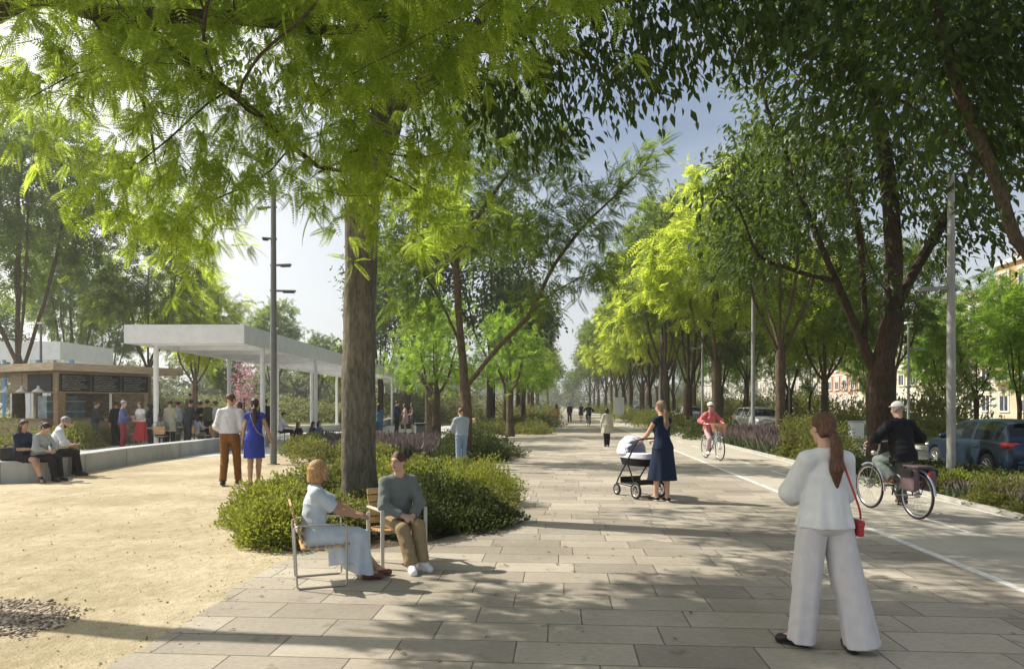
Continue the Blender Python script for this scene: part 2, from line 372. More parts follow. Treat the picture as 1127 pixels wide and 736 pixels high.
# ------------------------------------------------------------------ trees
def colonize(rng, lines, att, step, kill, infl, maxit=140, trop=(0, 0, .04)):
    pos = []; par = []
    for li, ln in enumerate(lines):
        ln = [np.array(p, float) for p in ln]
        if li == 0: pos.append(ln[0]); par.append(-1); cur = 0
        else:
            d = np.linalg.norm(np.array(pos) - ln[0], axis=1); cur = int(d.argmin())
        for q in ln[1:]:
            a = pos[cur]; L = np.linalg.norm(q - a); k = max(1, int(round(L / step)))
            for i in range(1, k + 1):
                w = rng.normal(0, step * .06, 3)
                pos.append(a + (q - a) * i / k + w * (i < k)); par.append(cur); cur = len(pos) - 1
    att = np.array(att, float); trop = np.array(trop)
    P0 = np.array(pos)
    best = np.full(len(att), 1e9); bi = np.zeros(len(att), int)
    def upd(new, off):
        nonlocal best, bi
        for s in range(0, len(new), 400):
            c = new[s:s + 400]
            d = np.linalg.norm(att[:, None] - c[None], axis=2); j = d.argmin(1); m = d[np.arange(len(att)), j]
            u = m < best; best[u] = m[u]; bi[u] = j[u] + s + off
    upd(P0, 0)
    for it in range(maxit):
        al = best > kill
        att = att[al]; best = best[al]; bi = bi[al]
        if not len(att): break
        use = best < infl
        if not use.any():
            use = best <= best.min() + step
        ids = np.unique(bi[use]); new = []; np_ = []
        A = np.array(pos)
        for i in ids:
            v = att[use & (bi == i)] - A[i]; v = v / np.linalg.norm(v, axis=1)[:, None]
            d = v.sum(0) / len(v) + trop + rng.normal(0, .12, 3); l = np.linalg.norm(d)
            if l < 1e-6: continue
            new.append(A[i] + d / l * step); np_.append(i)
        if not new: break
        new = np.array(new)
        off = len(pos)
        ok = []
        for q in range(len(new)):
            dd = np.linalg.norm(A - new[q], axis=1).min()
            ok.append(dd > step * .35)
        new = new[ok]; np_ = [p for p, o in zip(np_, ok) if o]
        if not len(new): break
        pos += list(new); par += np_
        upd(new, off)
    return np.array(pos), np.array(par)
def limbs(pos, par, R0, tip=.007, ex=2.2, rmin=.0, flare=1.45, sides=9):
    n = len(pos); ch = [[] for _ in range(n)]
    for i in range(1, n): ch[par[i]].append(i)
    raw = np.zeros(n)
    for i in range(n - 1, -1, -1):
        raw[i] = 1. if not ch[i] else sum(raw[c] ** ex for c in ch[i]) ** (1 / ex)
    r = tip * raw
    k = R0 / r[0]
    e = 1.0 if k <= 0 else 1 + math.log(k) / math.log(max(raw[0], 1.01))
    r = tip * raw ** e
    V = []; Fq = []; cnt = 0
    stack = [(0, None)]
    while stack:
        s, prev = stack.pop()
        chain = [] if prev is None else [prev]; i = s
        while True:
            chain.append(i)
            if not ch[i]: break
            c = sorted(ch[i], key=lambda q: -r[q])
            for q in c[1:]: stack.append((q, i))
            i = c[0]
        rr = np.array([r[q] for q in chain])
        if prev is not None: rr[0] = min(r[prev], rr[1] * 1.15)
        keep = rr >= rmin
        if keep.sum() < 2: continue
        m = int(keep.sum()) if keep[0] else 0
        if m < 2: continue
        pts = pos[chain][:m].copy(); rr = rr[:m].copy()
        if m > 3: pts[1:-1] = .5 * pts[1:-1] + .25 * (pts[:-2] + pts[2:])
        if prev is None:
            h = pts[:, 2] - pts[0, 2]; rr *= 1 + (flare - 1) * np.exp(-h / .35)
        ns = sides if rr[0] > .05 else (5 if rr[0] > .015 else 3)
        t = np.gradient(pts, axis=0); t /= np.linalg.norm(t, axis=1)[:, None] + 1e-9
        ref = np.array([1., 0, 0]) if abs(t[0, 0]) < .8 else np.array([0, 1., 0])
        u = np.cross(t, ref); u /= np.linalg.norm(u, axis=1)[:, None] + 1e-9; w = np.cross(t, u)
        q = np.arange(ns) * 2 * np.pi / ns
        ring = pts[:, None] + (u[:, None] * np.cos(q)[None, :, None] + w[:, None] * np.sin(q)[None, :, None]) * rr[:, None, None]
        if ns > 5: ring += (ring - pts[:, None]) * (.09 * np.sin(q * 3 + 1)[None, :, None] + .05 * np.sin(q * 5 + pts[:, 2:3] * 2)[..., None])
        V.append(ring.reshape(-1, 3))
        a = (np.arange(m - 1) * ns)[:, None] + np.arange(ns)[None]; b = (np.arange(m - 1) * ns)[:, None] + ((np.arange(ns) + 1) % ns)[None]
        Fq.append(np.stack([a, b, b + ns, a + ns], -1).reshape(-1, 4) + cnt); cnt += m * ns
    return np.concatenate(V), np.concatenate(Fq), r, ch
def frames(rng, d, roll=None):
    "unit dirs Nx3 -> x,y(=d),z frames with normal roughly up plus jitter"
    up = np.tile(np.array([0, 0, 1.]), (len(d), 1)) + rng.normal(0, .55, d.shape)
    x = np.cross(d, up); x /= np.linalg.norm(x, axis=1)[:, None] + 1e-9
    return x, d, np.cross(x, d)
def place(tv, tf, P_, x, y, z, s):
    V = P_[:, None] + s[:, None, None] * (x[:, None] * tv[None, :, 0:1] + y[:, None] * tv[None, :, 1:2] + z[:, None] * tv[None, :, 2:3])
    Fa = (tf[None] + (np.arange(len(P_)) * len(tv))[:, None, None]).reshape(-1, tf.shape[1])
    return V.reshape(-1, 3), Fa
def leaf_template(w=.42):
    "pointed oval leaf, folded along the midrib, 1 long"
    v = np.array([[0, 0, 0], [-w / 2, .38, .06], [0, .42, -.02], [w / 2, .38, .06], [-w * .3, .74, .0], [w * .3, .74, .0], [0, .78, -.06], [0, 1.05, -.16]])
    f = np.array([[0, 2, 1, 1], [0, 3, 2, 2], [1, 2, 6, 4], [2, 3, 5, 6], [4, 6, 7, 7], [6, 5, 7, 7]])
    return v, f
def frond_template(pairs=9, lw=.17, ll=.23, droop=.25):
    "pinnate leaf 1 long, each leaflet one folded kite"
    V = []; Fa = []
    for i in range(pairs):
        t = .12 + .86 * i / (pairs - 1); z0 = -droop * t * t
        sc = math.sin(math.pi * (.18 + .74 * t)) ** .6
        for sg in (-1, 1):
            o = len(V); L = ll * sc; w = lw * .5 * sc
            dx, dy = sg * .86, .5
            b = np.array([0, t, z0]); tip = b + np.array([dx * L, dy * L, -.05 * L]); mid = b + np.array([dx * L * .5, dy * L * .5, .02])
            nrm = np.array([-dy * sg, dx * sg, 0]) * w * .5
            V += [b, mid + nrm, tip, mid - nrm]; Fa.append([o, o + 1, o + 2, o + 3])
    return np.array(V), np.array(Fa)
def single_quad(w=.5):
    return np.array([[0, 0, 0], [-w / 2, .5, .07], [0, 1, -.08], [w / 2, .5, .07]]), np.array([[0, 3, 2, 1]])
T_LEAF = leaf_template(); T_FROND = frond_template(13, .115, .2); T_FROND5 = frond_template(6, .30, .34); T_QUAD = single_quad(.55)
def fix_tris(f):
    if f.shape[1] == 4 and (f[:, 2] == f[:, 3]).any():
        t = f[:, 2] == f[:, 3]
        return [f[t][:, :3], f[~t]]
    return [f]
def foliage(rng, pos, par, r, base, tmpl, per, size, rl, jit=.25, out=.6, droop=.35, star=0, ok=None, center=None):
    "leaves on thin twigs; per = sprays per node; star = fronds per spray"
    idx = np.where(r < rl)[0]; idx = idx[idx > 0]
    cnt = np.floor(per + rng.uniform(0, 1, len(idx))).astype(int)
    idx = np.repeat(idx, cnt)
    if not len(idx): return None
    d = pos[idx] - pos[par[idx]]; d /= np.linalg.norm(d, axis=1)[:, None] + 1e-9
    p = pos[idx] - d * rng.uniform(0, .5, len(idx))[:, None] * .3 + rng.normal(0, jit, (len(idx), 3))
    c = pos[par[0] + 1:].mean(0) if center is None else np.array(center)
    o = p - c; o /= np.linalg.norm(o, axis=1)[:, None] + 1e-9
    dd = d * .5 + o * out + rng.normal(0, .55, d.shape) + np.array([0, 0, -droop])
    if star:
        k = star; p = np.repeat(p, k, 0); dd = np.repeat(dd, k, 0) + rng.normal(0, .75, (len(p), 3))
    dd /= np.linalg.norm(dd, axis=1)[:, None] + 1e-9
    if ok is not None:
        m = ok(p + np.array(base)); p = p[m]; dd = dd[m]
    x, y, z = frames(rng, dd)
    s = size * rng.uniform(.65, 1.3, len(p))
    return place(tmpl[0], tmpl[1], p, x, y, z, s)
def blob_points(rng, blobs, n, ok=None, base=(0, 0, 0)):
    "points inside a union of ellipsoids (cx,cy,cz,rx,ry,rz), denser towards the outside"
    vol = np.array([b[3] * b[4] * b[5] for b in blobs]) ** .8; vol /= vol.sum(); out = []
    for b, w in zip(blobs, vol):
        k = max(6, int(n * w)); u = rng.normal(0, 1, (k, 3)); u /= np.linalg.norm(u, axis=1)[:, None]
        rr = rng.uniform(.12, 1, k) ** .42
        out.append(np.array(b[:3]) + u * rr[:, None] * np.array(b[3:6]))
    p = np.concatenate(out)
    if ok is not None: p = p[ok(p + np.array(base))]
    return p
TREES = {}
def make_tree(name, label, base, seed, lines, blobs, natt, R0, bk, lf, tmpl, per, size, step=.4, kill=.55, infl=2.6, rl=.02, jit=.2, star=0, droop=.35, out=.6, ok=None, okatt=None, rmin=.004, group=None, rz=0., tip=.007, sides=9):
    rng = np.random.default_rng(seed)
    root = empty(name, base, rz, label, 'tree', group)
    att = blob_points(rng, blobs, natt, okatt, base)
    pos, par = colonize(rng, lines, att, step, kill, infl)
    V, Fq, r, ch = limbs(pos, par, R0, tip, rmin=rmin, sides=sides)
    npmesh('trunk', V, Fq, bk, root, smooth=True)
    c = np.mean([b[:3] for b in blobs], 0)
    fl = foliage(rng, pos, par, r, base, tmpl, per, size, rl, jit, out, droop, star, ok, c)
    if fl is not None: npmesh('crown', fl[0], fix_tris(fl[1]), lf, root)
    print('TREE', name, len(pos), 'nodes', 0 if fl is None else len(fl[1]), 'leaf faces')
    return root
def tree_copy(src, loc, rz, sc, label, group=None, zs=1.):
    c = copy_tree(src); c.location = loc; c.rotation_euler = (0, 0, rz); c.scale = (sc, sc, sc * zs)
    c['label'] = label
    if group: c['group'] = group
    elif 'group' in c: del c['group']
    return c
BK_main = bark('grey brown bark', (.215, .195, .165)); BK_dark = bark('dark bark', (.085, .06, .042)); BK_mid = bark('brown bark', (.15, .115, .08)); BK_pale = bark('pale bark', (.24, .2, .15))
L_yel = leafmat('yellow green leaflets', (.085, .12, .018), (.13, .165, .03), (.64, .82, .11), .62)
L_lime = leafmat('lime leaflets', (.085, .13, .02), (.14, .19, .035), (.70, .84, .10), .6)
L_dark = leafmat('dark broad leaves', (.028, .055, .012), (.055, .088, .022), (.13, .20, .02), .38, .42, .35)
L_mid = leafmat('mid green leaves', (.045, .085, .018), (.085, .125, .03), (.22, .30, .04), .45)
L_fern = leafmat('feathery leaves', (.05, .09, .02), (.105, .145, .03), (.30, .42, .05), .5)
L_bright = leafmat('fresh green leaves', (.07, .13, .02), (.13, .19, .035), (.38, .58, .07), .52)
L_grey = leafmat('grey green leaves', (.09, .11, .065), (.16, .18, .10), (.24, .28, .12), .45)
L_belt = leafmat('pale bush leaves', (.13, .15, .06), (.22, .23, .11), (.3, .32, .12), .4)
L_pink = leafmat('pink blossom', (.42, .2, .26), (.6, .34, .4), (.6, .3, .4), .4)
L_plum = leafmat('plum leaves', (.14, .06, .08), (.25, .13, .15), (.3, .12, .15), .4)
# --- sun patches that must stay lit: leaves whose shadow would land there are left off
def lit(p):
    k = p[:, 2] / SUN.z; x = p[:, 0] - SUN.x * k; y = p[:, 1] - SUN.y * k
    z1 = (x < -1.25 + .25 * np.sin(y * 1.3)) & (y < 15) & (x > -25)       # sand square, seated couple, bed
    z2 = (x > 2.2) & (x < 7.5) & (y > 8.8) & (y < 13.5)                  # cycle lane and pram
    z3 = (x > -.5) & (x < 4.4) & (y > 8.6) & (y < 10.4)
    return z1, z2 | z3
RK = np.random.default_rng(77)
def ok_near(p):
    a, b = lit(p)
    d = -SA * p[:, 0] + CA * p[:, 1]
    return ~((a & (RK.uniform(0, 1, len(p)) < .93)) | (b & (RK.uniform(0, 1, len(p)) < .75))) & (d > 2.2)
def okatt_near(p):
    a, b = lit(p); d = -SA * p[:, 0] + CA * p[:, 1]
    return ~(a & (RK.uniform(0, 1, len(p)) < .8)) & (d > 2.6)
# 1 yellow-green tree just outside the left edge, its crown hanging into the picture
B = Vector((-7.3, 5.55, 0))
def rel(p, b): return tuple(Vector(p) - b)
blobs = []
for (px, py, d, rx, rz) in ((60, 40, 6.2, 1.2, .9), (160, 120, 6., 1.1, .8), (250, 90, 6.2, 1.2, .9), (335, 135, 6.6, .85, .65), (195, 220, 6.8, .8, .6), (160, 290, 7.2, .7, .5),
                            (380, 60, 6.4, 1.2, 1.), (430, 180, 7.2, 1.0, .8), (130, -60, 6, 1.6, 1.), (340, -60, 5.6, 1.7, 1.1), (520, -40, 5.4, 1.3, .9), (165, 245, 5.8, .4, .3), (210, 272, 5.7, .45, .28), (385, 205, 6., .4, .3), (200, 200, 5.6, .7, .4), (470, 230, 8.2, .6, .5), (30, -160, 5.5, 2, 1.2), (250, -220, 5, 2.4, 1.2), (500, -260, 4.2, 1.8, 1.), (420,-150,4,1.6,.9)):
    q = P(px, py, d) - B
    blobs.append((q.x, q.y, q.z, rx, rx, rz))
for (x, y, z, r1, r2) in ((-4.6, 6.9, 7.4, 1.6, 1.), (-2.6, 6.4, 7.6, 1.6, 1.), (-3.6, 6.0, 8.8, 2., 1.), (-1.4, 6.0, 7.4, 1.3, .9), (-4.2, 6.3, 6.3, 1.1, .7), (-3.2, 5.9, 6.2, 1.1, .7), (-2.2, 5.6, 6.4, 1.1, .7), (-4.4, 5.2, 6.2, 1.1, .7), (-3., 4.8, 6.4, 1.1, .7), (-4.4, 7.2, 6.2, 1.1, .7), (-3., 7., 6.4, 1.1, .7)): blobs.append((x - B.x, y - B.y, z, r1, r1, r2))  # crown clumps above the view, added to shade the foreground paving
tl = [[(0, 0, 0), (.15, .05, 2.2), (.5, .2, 4.2), (1.1, .5, 5.6)],
      [(.5, .2, 4.2), tuple(P(40, -10, 6.2) - B), tuple(P(120, 20, 6.2) - B), tuple(P(260, 18, 6.3) - B), tuple(P(380, 40, 6.5) - B)],
      [(1.1, .5, 5.6), tuple(P(60, -60, 6) - B), tuple(P(115, 45, 6.2) - B), tuple(P(160, 110, 6.4) - B)],
      [tuple(P(160, 28, 6.2) - B), tuple(P(210, 75, 6.3) - B), tuple(P(290, 130, 6.5) - B), tuple(P(350, 190, 6.8) - B)],
      [(1.1, .5, 5.6), (2.4, -.6, 6.9), (4.4, -.9, 7.6)], [(1.1, .5, 5.6), (3., 1.2, 7.0), (5.2, 1.4, 7.6)], [(1.1, .5, 5.6), (1.5, 1.2, 8.), (2., 1.6, 10.5)]]
make_tree('feathery_tree', 'yellow green feathery tree at the left edge, its low boughs hanging over the sand', B, 3, tl, blobs, 3200, .14, BK_mid, L_yel, T_FROND, 4.0, .24, step=.28, kill=.32, infl=1.6, rl=.012, jit=.17, star=6, droop=.5, out=.35, ok=ok_near, okatt=okatt_near, tip=.004, rmin=.003)
# 2 the big tree behind the seated pair
B = G(397, 566)
blobs = []
for (px, py, d, rx, rz) in ((620, 30, 9.5, 1.5, .9), (720, 20, 8.8, 1.4, .8), (800, 20, 8.2, 1., .8), (560, 110, 10., 1.3, .9), (640, 110, 9.5, 1.1, .6), (700, 95, 9.2, 1., .5), (480, 130, 10.5, 1.5, 1.0), (420, 60, 10.3, 1.6, 1.2), (540, -60, 9.5, 2.2, 1.2), (700, -70, 8.6, 2.0, 1.2), (380, -60, 10.5, 2.2, 1.4), (830, -60, 8, 1.3, 1.), (480, -160, 10, 3., 1.5), (650, -170, 9, 2.4, 1.3), (770, 85, 8.4, .6, .3), (600, 160, 9.8, .7, .35), (860, 10, 7.8, .7, .5), (300, 40, 12, 1.8, 1.2), (380, -20, 13, 2., 1.2), (260, -60, 12, 1.8, 1.2), (440, 0, 13, 1.8, 1.), (340, -120, 12, 2., 1.)):  # last five clumps, out of sight, added to throw shade bands across the promenade
    q = P(px, py, d) - B
    blobs.append((q.x, q.y, q.z, rx, rx, rz))
tl = [[(0, 0, 0), tuple(P(395, 450, 10.3) - B), tuple(P(396, 320, 10.3) - B), tuple(P(400, 220, 10.3) - B), tuple(P(430, 120, 10.2) - B)],
      [tuple(P(430, 120, 10.2) - B), tuple(P(500, 65, 10) - B), tuple(P(540, 10, 9.8) - B), tuple(P(560, -80, 9.6) - B)],
      [tuple(P(500, 65, 10) - B), tuple(P(550, 40, 9.7) - B), tuple(P(600, 12, 9.5) - B), tuple(P(680, -5, 9) - B), tuple(P(780, -10, 8.4) - B)],
      [tuple(P(430, 120, 10.2) - B), tuple(P(490, 75, 10) - B), tuple(P(560, 75, 9.7) - B), tuple(P(590, 55, 9.6) - B), tuple(P(607, 42, 9.5) - B)],
      [tuple(P(430, 120, 10.2) - B), tuple(P(400, 20, 10.6) - B), tuple(P(360, -100, 11) - B)]]
make_tree('broadleaf_tree', 'big tree with thick grey brown trunk behind the two people on armchairs', B, 8, tl, blobs, 2500, .235, BK_main, L_dark, T_LEAF, 30, .15, step=.3, kill=.42, infl=1.8, rl=.016, jit=.2, droop=1.1, out=.2, ok=ok_near, okatt=okatt_near, rmin=.004, tip=.005, sides=24)
# 3 dark tree right of the promenade with four or five rising limbs
B = W(8.42, 15.6); B.z = 0
blobs = [(P(px, py, d) - B).to_tuple() + (rx, rx, rz) for (px, py, d, rx, rz) in
         ((870, 200, 15, 1.8, 1.4), (960, 150, 15.5, 2., 1.6), (1050, 180, 16, 1.8, 1.4), (830, 270, 15, 1.2, .8), (900, 90, 15, 2., 1.4), (1000, 40, 15.5, 2.4, 1.5), (1090, 100, 16, 2., 1.4), (1060, 270, 15.8, 1., .6), (960, -40, 15.5, 2.8, 1.6), (850, 0, 15, 1.8, 1.2), (810, 210, 14.6, 1., .7), (1050, 225, 15, .9, .6), (1085, 260, 15.4, .8, .45))]
pk = lambda px, py, d=15.6: tuple(P(px, py, d) - B)
tl = [[(0, 0, 0), pk(968, 440), pk(966, 415)], [pk(966, 415), pk(945, 370), pk(920, 310), pk(895, 250), pk(870, 190)], [pk(966, 415), pk(982, 350), pk(983, 270), pk(975, 180), pk(960, 100)],
      [pk(950, 380), pk(950, 300), pk(940, 230), pk(930, 160)], [pk(982, 350), pk(1010, 290, 15.9), pk(1040, 240, 16), pk(1075, 180, 16)], [pk(925, 320), pk(880, 300, 15.2), pk(835, 285, 15)], [pk(984, 340), pk(965, 310, 15), pk(950, 270, 14.6)]]
DT = make_tree('broadleaf_tree', 'dark many limbed tree directly behind the cyclist in black', B, 21, tl, blobs, 2300, .285, BK_dark, L_dark, T_LEAF, 22, .20, step=.4, kill=.5, infl=2.2, rl=.022, jit=.27, droop=.8, out=.3, rmin=.006, tip=.008, sides=14)
# 4 tree out of frame on the right; its limb enters at the right edge
B = Vector((8.3, 8.6, 0))
blobs = [(P(px, py, d) - B).to_tuple() + (rx, rx, rz) for (px, py, d, rx, rz) in
         ((1000, 60, 8.5, 1.1, .8), (1080, 30, 8.5, 1.1, .8), (930, 30, 8.2, 1.0, .7), (900, 110, 8.8, .8, .5), (1000, 130, 9, .7, .4), (960, -60, 8, 1.6, 1.), (1080, -70, 8, 1.8, 1.2), (1130, 120, 9, .8, .6), (1150, -150, 8, 2.4, 1.5), (1010, 190, 9.4, .5, .3), (1250, 0, 8, 2, 1.5), (880, 40, 8, .7, .5), (1065, 215, 9.2, .45, .3), (1105, 70, 8.7, .7, .5))]
tl = [[(0, 0, 0), (-.1, 0, 2.4), (-.3, .1, 3.2)], [(-.3, .1, 3.2), tuple(P(1127, 285, 9) - B), tuple(P(1095, 195, 8.9) - B), tuple(P(1062, 120, 8.7) - B), tuple(P(1040, 50, 8.5) - B), tuple(P(1020, -40, 8.3) - B)],
      [tuple(P(1085, 185, 8.9) - B), tuple(P(1040, 150, 9) - B), tuple(P(1000, 110, 9) - B)], [(-.3, .1, 3.2), (-.2, .2, 5), (.2, .3, 7)], [tuple(P(1110, 240, 9) - B), tuple(P(1060, 210, 9.2) - B), tuple(P(1020, 207, 9.4) - B)]]
make_tree('broadleaf_tree', 'dark leaved tree whose curved bare limb comes in from the right edge', B, 33, tl, blobs, 1500, .095, BK_mid, L_dark, T_LEAF, 30, .16, step=.3, kill=.42, infl=1.8, rl=.015, jit=.2, droop=.9, out=.3, rmin=.004, tip=.005)
# 5 airy tree left of the promenade behind the man in the pale jacket
B = G(514, 509)
d0 = (CH * F) / (509 - HZ)
pk = lambda px, py, d=d0: tuple(P(px, py, d) - B)
blobs = [(P(px, py, d) - B).to_tuple() + (rx, rx * .9, rz) for (px, py, d, rx, rz) in
         ((440, 280, 20, 1.5, .7), (480, 220, 19.5, 1.6, .9), (540, 190, 19, 1.6, .9), (590, 170, 18.5, 1.3, .7), (600, 250, 18.5, 1.5, .6), (650, 210, 18, 1.1, .5), (690, 195, 17.5, .9, .35), (640, 300, 18, 1.1, .3), (590, 330, 18.5, .9, .35), (460, 340, 20, 1.2, .5), (520, 120, 19, 1.7, .8), (560, 260, 20.5, 1.2, .7), (420, 200, 20, 1.4, .8), (715, 165, 17, .6, .25), (660, 260, 17.6, .8, .3))]
tl = [[(0, 0, 0), pk(513, 440), pk(507, 380), pk(502, 300), pk(497, 230), pk(492, 170)], [pk(516, 430, 19.3), pk(545, 385, 19), pk(580, 350, 18.7), pk(610, 320, 18.4), pk(650, 300, 18)], [pk(507, 380), pk(485, 330, 19.8), pk(460, 290, 20), pk(440, 260, 20)],
      [pk(501, 290), pk(530, 230, 19), pk(560, 190, 18.8), pk(590, 150, 18.5)], [pk(580, 350, 18.7), pk(610, 290, 18.2), pk(650, 240, 17.8), pk(700, 195, 17.4)], [pk(503, 305), pk(478, 250, 19.4), pk(455, 200, 19.6)]]
make_tree('feathery_tree', 'slender airy tree with spreading boughs right beside the man in the pale jacket', B, 41, tl, blobs, 1050, .14, BK_mid, L_fern, T_FROND, 4.2, .45, step=.34, kill=.45, infl=2., rl=.014, jit=.2, star=3, droop=.2, out=.7, rmin=.005, tip=.006, sides=12)
# ---- generic row trees
def crown_blobs(rng, z0, z1, rad, n):
    out = [(0, 0, (z0 + z1) / 2 + .3, rad * .7, rad * .7, (z1 - z0) * .42)]
    for i in range(n):
        a = i * 2.4 + rng.uniform(-.4, .4); t = rng.uniform(0, 1); rr = rad * (.75 - .45 * t) * rng.uniform(.8, 1.1)
        out.append((rr * math.cos(a), rr * math.sin(a), z0 + (z1 - z0) * (.18 + .68 * t), rad * .42, rad * .42, (z1 - z0) * .15))
    return out
def generic(name, label, loc, seed, z0, z1, rad, fork, R0, bk, lf, tmpl, per, size, natt=420, step=.6, group=None, star=0, droop=.3, lean=0., stems=1, rl=.03, nb=9, rz=0.):
    rng = np.random.default_rng(seed + 500)
    tl = [[(0, 0, 0), (lean * .4, 0, fork * .6), (lean, 0, fork)]]
    nf = 4
    for i in range(nf):
        a = i * 6.283 / nf + rng.uniform(-.4, .4)
        tl.append([(lean, 0, fork * rng.uniform(.85, 1.)), (lean + math.cos(a) * rad * .25, math.sin(a) * rad * .25, z0 + (z1 - z0) * .15), (lean + math.cos(a) * rad * .4, math.sin(a) * rad * .4, z0 + (z1 - z0) * .5)])
    tl.append([(lean, 0, fork), (lean, 0, z0 + (z1 - z0) * .6)])
    return make_tree(name, label, loc, seed, tl, crown_blobs(rng, z0, z1, rad, nb), natt, R0, bk, lf, tmpl, per, size, step=step, kill=step * 1.35, infl=step * 5, rl=rl, jit=step * .6, star=star, droop=droop, rmin=.012, group=group, tip=.011, rz=rz)
# ------------------------------------------------------------------ rows of trees along the promenade
GR = 'trees lining the right side of the promenade'
PR = {}
PR['lime'] = generic('feathery_tree', 'bright lime green tree standing out in the right hand row', (7.7, 34.5, 0), 1, 3.9, 14, 4.6, 3.6, .24, BK_mid, L_lime, T_FROND5, 7, .62, natt=800, star=3, group=GR, droop=.5)
PR['mid'] = generic('broadleaf_tree', 'mid green tree with thin pale trunk beside the ponytailed woman\'s head', (7.7, 24.6, 0), 2, 4.2, 11.5, 3.6, 3.8, .17, BK_mid, L_mid, T_FROND5, 6, .52, natt=700, star=3, group=GR)
PR['dark'] = generic('broadleaf_tree', 'tall dark tree with a dark forked trunk beside the pram woman', (7.6, 41.5, 0), 3, 4.6, 14.5, 4.8, 3.0, .27, BK_dark, L_mid, T_QUAD, 30, .32, natt=700, group=GR)
PR['fern'] = generic('feathery_tree', 'olive feathery tree reaching over the promenade past the lime tree', (6.9, 45.5, 0), 4, 5, 16, 5, 3.4, .25, BK_mid, L_fern, T_FROND5, 6, .62, natt=760, star=3, group=GR)
k = 0
ordn = ['nearest', 'second nearest', 'third', 'fourth', 'fifth', 'sixth', 'seventh', 'eighth', 'ninth', 'tenth', 'eleventh', 'twelfth']
for (x, y, kind, sc, rz) in ((7.6, 52, 'lime', 1.0, 2.), (7.4, 58, 'dark', 1.0, 1.), (7.8, 66, 'fern', 1.0, 3.), (7.5, 74, 'lime', 1.05, 4.), (7.6, 83, 'dark', 1.05, 2.2), (7.4, 92, 'fern', 1.05, .3), (7.6, 103, 'lime', 1.1, 1.1), (7.6, 116, 'dark', 1.1, 5.), (7.2, 131, 'fern', 1.1, 2.6), (7.2, 148, 'mid', 1.3, .6), (7.2, 168, 'dark', 1.2, 3.)):
    des = {'lime': 'lime green', 'dark': 'dark trunked', 'fern': 'olive feathery', 'mid': 'mid green'}[kind]
    tree_copy(PR[kind], (x, y, 0), rz, sc, f'{des} tree, {ordn[k]} beyond the lime tree in the right hand row', GR); k += 1
GR2 = 'trees on the far side of the road'
k = 0
for (x, y, kind, sc, rz) in ((15.5, 33, 'mid', .85, 1.), (15., 40, 'lime', .8, 2.5), (15.6, 48, 'dark', .8, .4), (15.2, 57, 'mid', 1., 3.3), (15.4, 67, 'dark', .9, 5.), (15, 78, 'fern', .9, 1.7), (15, 92, 'dark', .95, 2.9), (15, 108, 'mid', 1.1, 4.1), (15, 128, 'dark', 1., .9), (15, 150, 'fern', 1., .2)):
    tree_copy(PR[kind], (x, y, 0), rz, sc, f'{ordn[k]} tree in the row across the road from the cycle lane', GR2); k += 1
# smaller trees in front of the ochre houses
GR3 = 'small trees in front of the houses'
SM = generic('small_tree', 'round headed green tree with thin trunk left of the thick grey lamp post', (22.7, 30.8, 0), 5, 2.5, 9.0, 2.5, 2.7, .1, BK_dark, L_bright, T_FROND5, 9, .42, natt=480, star=3, group=GR3)
k = 0
for (x, y, sc, rz, lb) in ((26.5, 41, .8, 1., 'second small round tree before the houses, between trunks left of the cyclist in black'), (25.5, 49, .8, 2., 'third small round tree before the houses, left of the ponytailed woman'), (26, 60, .9, 3., 'small round tree before the dull orange house far down the road'), (20.5, 47, .9, 1.4, 'small tree beyond the far verge, left of the dark forked trunk'), (19.5, 55, .95, 2.8, 'small tree beyond the far verge behind the silver car'), (20.5, 66, 1., .2, 'small tree beyond the far verge, second past the silver car'), (20, 76, 1., 3.9, 'small tree beyond the far verge, third past the silver car'), (20.5, 88, 1.1, 5.2, 'small tree beyond the far verge, fourth past the silver car'), (20, 104, 1.2, 1.9, 'small tree beyond the far verge, fifth past the silver car'), (27, 52, 1.1, 4.4, 'small tree close to the cream house front'), (P(1075, 470, 29).x, P(1075, 470, 29).y, .8, 4.9, 'full green tree seen just right of the thick grey lamp post'), (P(1122, 470, 24).x, P(1122, 470, 24).y, .72, .4, 'green tree cut by the right edge behind the blue car'), (21, 26.5, 1.1, 2.9, 'fuller green tree at the right edge between blue car and ochre house'), (27, 34, 1.0, .9, 'small tree close to the ochre house front near the right edge'), (21.5, 39.5, .8, 5.5, 'small tree just left of the plum leaved tree'), (16.8, 24.5, .74, 4.2, 'low spreading green tree behind the parked blue car'), (17.2, 21.0, .85, 2.2, 'small green tree at the right edge above the blue car'), (33, 44.5, 1.2, .8, 'green tree standing close against the ochre facade')):
    tree_copy(SM, (x, y, 0), rz, sc, lb, GR3)
generic('small_tree', 'plum leaved tree behind the white capped cyclist', (21.2, 36.5, 0), 6, 1.4, 5.2, 1.4, 2.2, .1, BK_dark, L_plum, T_QUAD, 12, .2, natt=300, step=.45, droop=.1)
